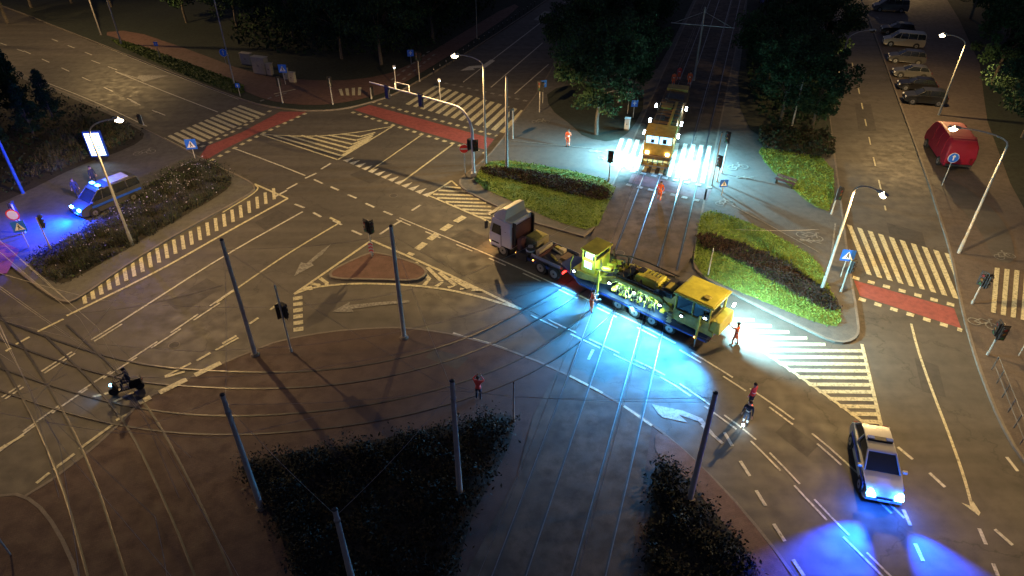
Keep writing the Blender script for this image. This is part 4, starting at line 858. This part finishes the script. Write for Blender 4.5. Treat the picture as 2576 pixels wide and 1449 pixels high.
# ------------------------------------------------------------ lorry + low loader + machine
hd=Vector((-.759,.652,0)); rt=Vector((hd.y,-hd.x,0)); front=Vector((-1.29,43.4,0))+hd*.55+rt*1.25; rz=rot_of(hd)
LAV=mat('lavender_white_paint',(.62,.60,.66),.35,0,.06,1)
T=thing('lorry','white and maroon three axle lorry tractor with roof fairing','lorry',tuple(front),rz)
b=MB(); b.prof([(0,.55,1.2),(.02,1.2,1.24),(-.02,1.7,1.24),(-.28,3.0,1.2),(-2.1,3.0,1.22),(-2.15,.9,1.24),(-1.2,.85,1.24),(-1.0,.45,1.2)],LAV); b.obj('cab',T,.06)
FAIR=mat('fairing_warm_lit',(.62,.60,.45),.4,0,.06)  # warm lamplight on the cab top is mixed into this colour
b=MB(); b.prof([(-.28,3.02,1.15),(-.55,3.45,1.0),(-1.1,3.85,.95),(-1.5,3.9,.98),(-1.5,3.02,1.18)],FAIR); b.obj('roof_fairing',T,.05)
b=MB(); b.box((-1.8,0,3.06),(.6,2.2,.1),FAIR); b.box((-2.2,0,1.9),(.06,2.3,1.7),BRN)
for s in (-1,1): b.box((-2.3,s*1.05,2.2),(.25,.1,1.8),DARK)
b.obj('cab_rear_wall',T)
for s in (-1,1): b=MB(); b.add([(-.22,s*1.245,1.75),(-1.15,s*1.245,1.75),(-1.15,s*1.232,2.55),(-.42,s*1.228,2.55)],[(0,1,2,3)],GLS); b.obj('side_window',T,smooth=False)
b=MB(); b.add([(-.0,-1.05,1.85),(-.0,1.05,1.85),(-.22,1.05,2.85),(-.22,-1.05,2.85)],[(0,1,2,3)],GLS); q=b.obj('windscreen',T,smooth=False); q.location=(.03,0,0)
b=MB(); b.box((.22,0,2.95),(.35,2.2,.06),DARK); b.obj('sun_visor',T)
for s in (-1,1):
    b=MB(); b.box((.12,s*1.42,2.3),(.12,.22,.6),DARK); b.cyl((-.1,s*1.2,2.6),(.12,s*1.42,2.55),.02,DARK); b.obj('mirror',T); b=MB(); b.box((.03,s*.85,.75),(.08,.4,.2),E_O if s==1 else SW_); b.obj('headlight',T)
b=MB(); b.box((-1.6,1.26,2.2),(.08,.02,.03),DARK); b.box((-1.18,1.255,1.6),(.02,.02,1.5),DARK); b.box((-.6,1.26,1.0),(.7,.02,.1),DARK); b.box((-.55,1.3,.6),(.5,.1,.05),DARK); b.obj('door_trim',T)
b=MB(); b.box((-4.4,0,.85),(4.8,.85,.3),CHAS); b.box((-3.9,-1.0,.75),(1.2,.5,.6),STEEL); b.box((-3.1,1.0,.75),(1.0,.5,.6),DARK); b.box((-4.6,1.14,.72),(2.6,.06,.22),NAVYP); b.box((-6.7,0,.8),(.12,2.3,.3),DARK); b.obj('chassis',T,.01)
b=MB(); b.box((-3.2,-.45,1.4),(1.2,1.4,.75),mat('dull_beige_paint',(.30,.25,.13),.6,0,.25)); b.box((-3.2,-.45,1.8),(1.05,1.2,.06),YELD); b.box((-2.75,.75,1.5),(.35,.6,.9),BRN); b.obj('equipment_box',T,.04)
b=MB(); b.cyl((-3.6,.75,1.05),(-3.6,.75,1.55),.33,DARK,n=20); b.cyl((-3.6,.75,1.25),(-3.6,.75,1.38),.345,mat('drum_grey',(.35,.42,.5),.5),n=20); b.cyl((-3.6,.75,1.55),(-3.6,.75,1.6),.2,STEEL,n=16); b.obj('drum',T)
b=MB(); b.box((-5.3,0,1.06),(2.6,2.3,.08),CHAS)
for s in (-1,1): b.box((-5.3,s*1.12,1.22),(2.6,.05,.22),mat('pale_blue_side',(.2,.22,.3),.5))
b.box((-4.6,0,1.2),(.1,2.2,.25),BRN); b.cyl((-5.6,-.4,1.15),(-4.7,-.5,1.25),.07,CREAM); b.cyl((-5.8,.5,1.15),(-5.1,.2,1.2),.08,YELD); b.box((-6.1,-.3,1.2),(.5,.9,.2),RUST); b.tube([(-4.8,.6,1.15),(-5.2,.9,1.3),(-5.7,.8,1.15),(-5.9,.4,1.3)],.03,BLK,5); b.box((-5.0,-.85,1.2),(.6,.3,.2),YELD); b.box((-5.4,-.75,1.25),(.4,.4,.3),CREAM); b.box((-4.3,.0,1.3),(.3,1.6,.4),CREAM); b.obj('deck',T)
for x in (-1.3,-4.9,-6.1):
    for s in (-1,1): wheel(T,x,s*1.05,.5,.32); b=MB(); b.tube([(x+.58*math.cos(t),s*1.08,.5+.62*math.sin(t)) for t in [i*math.pi/8 for i in range(9)]],.04,DARK,5); b.obj('mudguard',T)
for s in (-1,1): b=MB(); b.box((-6.79,s*.9,.82),(.05,.4,.14),E_R); b.obj('taillight',T)
for x in (-2.6,-4.2): b=MB(); b.ball((x,1.2,.85),.05,E_O); b.obj('marker_light',T)
light('POINT',(-7.0,.9,.9),16,(1,.08,.04),T,.05); light('POINT',(.15,1.1,.7),40,(1,.45,.1),T,.05)
# low loader
tl=front-hd*6.3; Q=thing('low_loader_trailer','dark low loader trailer with blue edge and four axles','trailer',tuple(tl),rz)
b=MB(); b.prof([(0,1.0,.7),(0,1.25,.7),(-1.4,1.25,1.2),(-1.9,.88,1.25),(-11.6,.88,1.25),(-11.7,.7,1.25),(-2.1,.62,1.25),(-1.5,1.0,1.2)],NAVYP); b.obj('bed',Q,.02)
b=MB(); b.box((-6.9,1.265,.78),(9.4,.03,.08),BLUE); b.obj('side_marking',Q)
b=MB(); b.box((-7.1,0,.5),(5.2,.9,.3),CHAS); b.obj('axle_frame',Q)
for x in (-5.2,-6.5,-7.8,-9.1):
    for s in (-1,1): wheel(Q,x,s*1.03,.42,.3)
for s in (-1,1): b=MB(); b.box((-11.74,s*.9,.8),(.05,.4,.14),LR); b.obj('taillight',Q)
b=MB(); b.ball((-10.9,1.3,.8),.06,E_O); b.obj('marker_light',Q)
# machine on the trailer
MC=thing('rail_tamping_machine','yellow rail tamping machine with two cabs under work lights','rail machine',tuple(tl+Vector((0,0,.9))),rz)
arch=[(-1.3,.15),(-1.3,.7),(-3.2,.8),(-4.6,1.45),(-8.0,1.5),(-9.2,.9),(-11.9,.6),(-11.9,.25),(-9.0,.35),(-8.1,1.1),(-7.6,1.22),(-4.9,1.2),(-4.0,.62),(-3.2,.4),(-2.0,.15)]
b=MB(); b.plate(arch,1.0,.16,YELD); b.plate(arch,-1.0,.16,YELD); b.box((-6.3,0,1.35),(3.6,1.8,.12),BLK); b.box((-2.3,0,.55),(2.,1.8,.3),YELD); b.box((-10.4,0,.5),(2.8,1.8,.25),YELD); b.box((-6.3,-.3,.6),(5.0,.3,1.2),BLK); b.obj('frame',MC,.015)
b=MB(); b.box((-2.5,0.1,1.35),(1.15,1.8,1.1),YEL,0,.95,.95); b.box((-2.5,.1,2.5),(1.35,1.9,.12),YEL)
for x in (-2.0,-3.0):
    for y_ in (-.75,.95): b.box((x,y_,2.15),(.09,.09,.65),YEL)
b.obj('front_cab',MC,.03)
b=MB(); b.box((-2.5,.1,2.15),(.95,1.65,.56),GLS); b.obj('front_cab_window',MC); b=MB(); b.box((-2.5,1.02,1.45),(.6,.02,.5),E_CAB); b.box((-2.5,.93,2.15),(.6,.02,.4),E_CAB); b.obj('lit_cab_door',MC)
for y_ in (-.5,.1,.65): b=MB(); b.cyl((-3.5,y_,1.45),(-4.2,y_,1.62),.17,YEL,n=16); b.cyl((-4.2,y_,1.62),(-4.26,y_,1.63),.1,BLK,n=12); b.obj('hydraulic_tank',MC)
b=MB(); b.cyl((-3.4,-.7,1.0),(-3.4,-.7,1.8),.2,BLK,n=16); b.cyl((-3.4,-.7,1.8),(-3.4,-.7,2.3),.07,RUST); b.obj('exhaust',MC)
b=MB(); b.box((-6.7,-.1,1.72),(1.9,1.35,.42),YEL,0,.85,.8); b.box((-6.9,.15,1.95),(.9,.5,.04),YELD); b.box((-6.0,-.2,1.97),(.4,.5,.1),BLK)
for k in range(4): b.box((-6.5-k*.25,-.35,1.97),(.05,.5,.05),BLK)
b.obj('engine_hood',MC,.03)
b=MB(); b.tube([(-4.7,-.5,1.4),(-4.7,-.5,2.2),(-4.5,-.5,2.3)],.07,BLK,8); b.tube([(-3.0,-.9,1.6),(-4.5,-1.0,2.0),(-6,-1.02,2.1),(-8.2,-1.0,2.0)],.05,BLK,6); b.tube([(-3.0,.9,1.3),(-4.6,1.02,1.65),(-6.4,1.0,1.75),(-8.4,.98,1.65)],.045,BLK,6)
rr=random.Random(3)
for k in range(30):
    x=-3.2-rr.random()*5.4; y_=rr.uniform(-.9,.9); b.tube([(x,y_,1.3),(x-rr.uniform(-.4,.4),y_+rr.uniform(-.3,.3),1.6+rr.random()*.4),(x-rr.uniform(-.7,.7),y_+rr.uniform(-.5,.5),1.35)],.025+rr.random()*.02,rr.choice([BLK,BLK,RUST,YELD]),5)
for k in range(22):
    x=-3.4-rr.random()*5.2; y_=rr.uniform(-.8,.8); b.box((x,y_,1.5+rr.random()*.15),(rr.uniform(.1,.4),rr.uniform(.1,.35),rr.uniform(.12,.35)),rr.choice([BLK,YELD,YEL,RUST,STEEL]),rr.random())
b.obj('hose_clutter',MC)
b=MB(); b.box((-8.3,0,1.7),(.9,1.7,.4),BLK); b.box((-8.35,.2,1.95),(.55,.8,.12),YELD); b.box((-5.1,.0,1.5),(.6,1.5,.16),BLK)
b.obj('power_pack',MC,.02)
TG=mat('tamping_unit_green_yellow',(.34,.38,.10),.5,0,.4,3); DST=mat('oily_steel',(.10,.10,.09),.5,.5,.4,3)
for x in (-5.2,-6.3,-7.4):
    b=MB(); b.box((x,.35,.8),(.55,.6,.6),TG)
    for dx in (-.25,-.08,.1,.28):
        for dy in (-.3,.05,.4): b.cyl((x+dx,.45+dy,.85),(x+dx*1.5,.45+dy*1.15,.05),.04,rr.choice([DST,TG,BLK]),.03,n=8)
    b.cyl((x,.75,.9),(x+.2,.85,1.2),.07,YEL); b.cyl((x-.2,.7,.5),(x+.2,.85,.6),.05,STEEL)
    for k in range(14): b.box((x+rr.uniform(-.5,.5),.8+rr.uniform(-.1,.12),rr.uniform(.1,1.1)),(rr.uniform(.06,.24),.08,rr.uniform(.06,.22)),rr.choice([TG,BLK,DST,YEL,TG]),0)
    b.tube([(x-.4,.85,.9),(x-.2,.98,.5),(x+.1,.95,.3),(x+.35,.9,.7)],.025,BLK,5); b.obj('tamping_unit',MC,.01)
for x in (-4.6,-8.3): b=MB(); b.box((x,.2,.35),(.3,1.5,.16),YELD); b.obj('cross_beam',MC)
for x in (-2.0,-3.0,-9.6,-10.9):
    for s in (-1,1): b=MB(); b.cyl((x,s*.66,.33),(x,s*.9,.33),.32,DST,n=18); b.cyl((x,s*.9,.33),(x,s*.98,.33),.12,BLK); b.obj('wheel',MC)
b=MB(); b.box((-10.35,0,.9),(2.5,2.2,.55),YELD)
for x in (-9.2,-10.35,-11.5):
    for y_ in (-1.05,1.05): b.box((x,y_,1.7),(.1,.1,1.15),YEL)
b.box((-11.9,0,.95),(.7,2.0,.8),YEL,0,.7,.9); b.obj('rear_cab',MC,.03)
b=MB(); b.box((-10.35,0,1.72),(2.25,2.0,1.05),GLS); b.obj('rear_cab_window',MC)
b=MB(); b.box((-10.35,0,2.34),(2.7,2.4,.14),YEL); b.box((-10.35,0,2.43),(2.5,2.2,.04),YEL); b.box((-10.9,.5,2.5),(.4,.4,.1),YELD); b.obj('rear_cab_roof',MC,.03)
for pts in ([(-11.9,1.15,.5),(-12.1,1.2,1.3),(-12.0,1.2,1.8)],[(-1.2,1.15,.3),(-1.2,1.2,1.2),(-1.4,1.2,1.8)]): b=MB(); b.tube(pts,.03,YEL,6); b.obj('handrail',MC)
for k in range(5): b=MB(); b.box((-9.0,1.2,-.1+k*.22),(.3,.25,.03),STEEL); b.obj('step',MC)
for x in (-3.6,-11.0):
    b=MB(); b.box((x,1.32,.7),(.12,.12,1.8),YEL); b.cyl((x,1.32,-.2),(x,1.32,-.82),.05,STEEL); b.box((x,1.32,-.86),(.5,.4,.06),DARK); b.box((x,1.15,.9),(.2,.3,.2),YEL); b.obj('stabiliser_leg',MC,.01)
wl=[(-1.6,1.35,.75),(-4.4,1.2,.95),(-6.3,1.25,1.1),(-8.2,1.2,1.0),(-11.3,1.3,1.6),(-9.8,1.3,1.0)]
for p in wl:
    b=MB(); b.box((p[0],p[1]-.08,p[2]),(.3,.12,.16),DARK); b.obj('work_light_housing',MC)
    b=MB(); b.box((p[0],p[1]-.01,p[2]-.03),(.16,.03,.08),E_C); b.obj('work_light',MC)
b=MB(); b.box((-12.1,-.9,1.75),(.1,.25,.15),E_C); b.obj('work_light',MC)
CY_=(.05,.40,1.)
for p,a,pw,sz in ((wl[0],(-1.2,2.8,-.9),4200,100),(wl[1],(-4.2,3.4,-.9),4200,110),(wl[2],(-6.4,3.8,-.9),5000,115),(wl[3],(-8.4,3.6,-.9),5000,115),(wl[4],(-12.0,4.4,-.9),7500,58),(wl[5],(-10.2,3.8,-.9),4200,110),(wl[2],(-6.8,8.0,-.9),2000,85)):
    light('SPOT',(p[0],p[1]+.12,p[2]),pw*1.45,CY_,MC,.08,sz,1.,a)
light('SPOT',(-12.4,-1.0,1.9),14000,(.38,.85,1),MC,.08,135,.8,(-14.0,-3.8,-.9)); 
for x in (-4.7,-5.8,-6.8,-7.9): light('POINT',(x,1.05,.55),120,(.55,1.,.55),MC,.08)
light('POINT',(-6.3,1.35,-.2),140,(.35,.9,1.),MC,.08)
light('POINT',(-2.5,1.4,2.0),60,(.6,1.,.7),MC,.1); light('POINT',(-3.6,1.0,1.8),60,(.6,1.,.7),MC,.1)
# ------------------------------------------------------------ second machine on the track
o=G(1645,434); base=Vector((o.x,o.y,.17)); e=thing('rail_track_machine','long brown and yellow rail maintenance machine with bright floodlights','rail machine',tuple(base),rot_of((-TD.x,-TD.y))); e.scale=(1,1.14,1.06)
YM=mat('old_yellow_paint',(.44,.29,.06),.6,0,.35,2)
b=MB(); b.box((-8.2,0,.95),(15.5,2.2,.4),RUST); b.box((-.1,0,.7),(.5,2.2,.4),YM); b.obj('frame',e,.03)
b=MB(); b.box((-1.7,0,1.65),(2.0,2.3,1.0),YM)
for x in (-.8,-2.6):
    for y_ in (-1.05,1.05): b.box((x,y_,2.5),(.1,.1,.75),YM)
b.obj('front_cab',e,.04)
b=MB(); b.box((-1.7,0,2.5),(1.7,2.0,.7),E_CB); b.obj('cab_window',e); b=MB(); b.box((-.84,0,2.5),(.04,.08,.7),DARK); b.box((-.84,.45,2.4),(.04,.3,.4),DARK); b.box((-.84,-.5,2.35),(.04,.25,.3),DARK); b.obj('cab_interior',e)
b=MB(); b.box((-1.9,0,2.95),(2.6,2.4,.14),YM); b.obj('cab_roof',e,.03)
b=MB(); b.box((-6.6,0,2.0),(7.2,2.2,1.7),mat('ochre_brown_paint',(.20,.12,.05),.7,0,.4,2),0,1,.88)
for k in range(8): b.box((-3.7-k*.85,0,2.88),(.1,1.8,.08),BLK)
b.box((-6.6,.4,2.9),(6.4,.25,.05),YM); b.box((-5.0,-.5,2.95),(1.1,.7,.16),BLK); b.box((-8.2,-.3,2.95),(1.3,.9,.14),YM); b.obj('engine_house',e,.04)
b=MB(); b.box((-13.0,0,1.9),(4.8,2.1,1.3),RUST); b.box((-12.0,0,2.6),(1.6,1.6,.14),BLK); b.box((-14.5,0,2.65),(1.4,1.9,.3),YM); b.obj('rear_housing',e,.04)
for x in (-2,-3.6,-12.5,-14.2):
    for s in (-1,1): b=MB(); b.cyl((x,s*.66,.42),(x,s*.82,.42),.42,STEEL,n=20); b.cyl((x,s*.82,.42),(x,s*1.1,.42),.12,BLK); b.obj('wheel',e)
b=MB(); 
for y_ in (-.6,0,.6): b.box((.1,y_,.55),(.3,.3,.5),YM)
for k in range(6): b.tube([(.0,-1+.4*k,.4),(.25,-1+.4*k,.8),(0,-1+.4*k,1.15)],.035,BLK,5)
b.cyl((.2,-1.1,.5),(.2,1.1,.5),.07,STEEL); b.obj('work_unit',e)
fl=[(-2.2,-1.35,2.5),(-2.2,1.35,2.5),(-5,-1.3,2.6),(-5,1.3,2.6),(-9,-1.3,2.6),(-9,1.3,2.6)]
for p in fl: b=MB(); b.box(p,(.35,.14,.25),E_C); b.obj('floodlight',e)
for s in (-1,1): b=MB(); b.box((-.62,s*.8,1.35),(.06,.25,.2),E_W); b.obj('headlight',e)
for p,pw in zip(fl,(20000,19000,8000,11000,700,2500)):
    s=1 if p[1]>0 else -1; light('SPOT',(p[0]+.1,p[1]+s*.3,p[2]),pw,(.30,.78,1.),e,.12,118,.9,(p[0]+1.2,p[1]+s*2.6,-.1))
light('SPOT',(-.4,0,2.7),1600,(.2,.55,1),e,.1,110,.8,(3,0,-.1)); light('POINT',(-3.0,2.6,3.2),350,(.1,.75,.85),e,.1)
# ------------------------------------------------------------ world, camera
w=bpy.data.worlds.new('World'); sc.world=w; w.use_nodes=True; bg=w.node_tree.nodes['Background']
sky=w.node_tree.nodes.new('ShaderNodeTexSky'); sky.sky_type='NISHITA'; sky.sun_disc=False; sky.sun_elevation=math.radians(-3); sky.sun_rotation=math.radians(200)
mx=w.node_tree.nodes.new('ShaderNodeMix'); mx.data_type='RGBA'; mx.inputs[0].default_value=.98; w.node_tree.links.new(sky.outputs[0],mx.inputs[6]); mx.inputs[7].default_value=(.32,.36,.62,1)
w.node_tree.links.new(mx.outputs[2],bg.inputs['Color']); bg.inputs['Strength'].default_value=.16
cd=bpy.data.cameras.new('Camera'); cam=bpy.data.objects.new('Camera',cd); COL.objects.link(cam); cam.location=(0,0,HC); cam.rotation_euler=(math.pi/2-TH,0,0)
cd.sensor_width=36; cd.lens=36*F/2576; cd.clip_end=3000; sc.camera=cam
sc.view_settings.view_transform='Standard'; sc.view_settings.look='None'; sc.view_settings.exposure=0
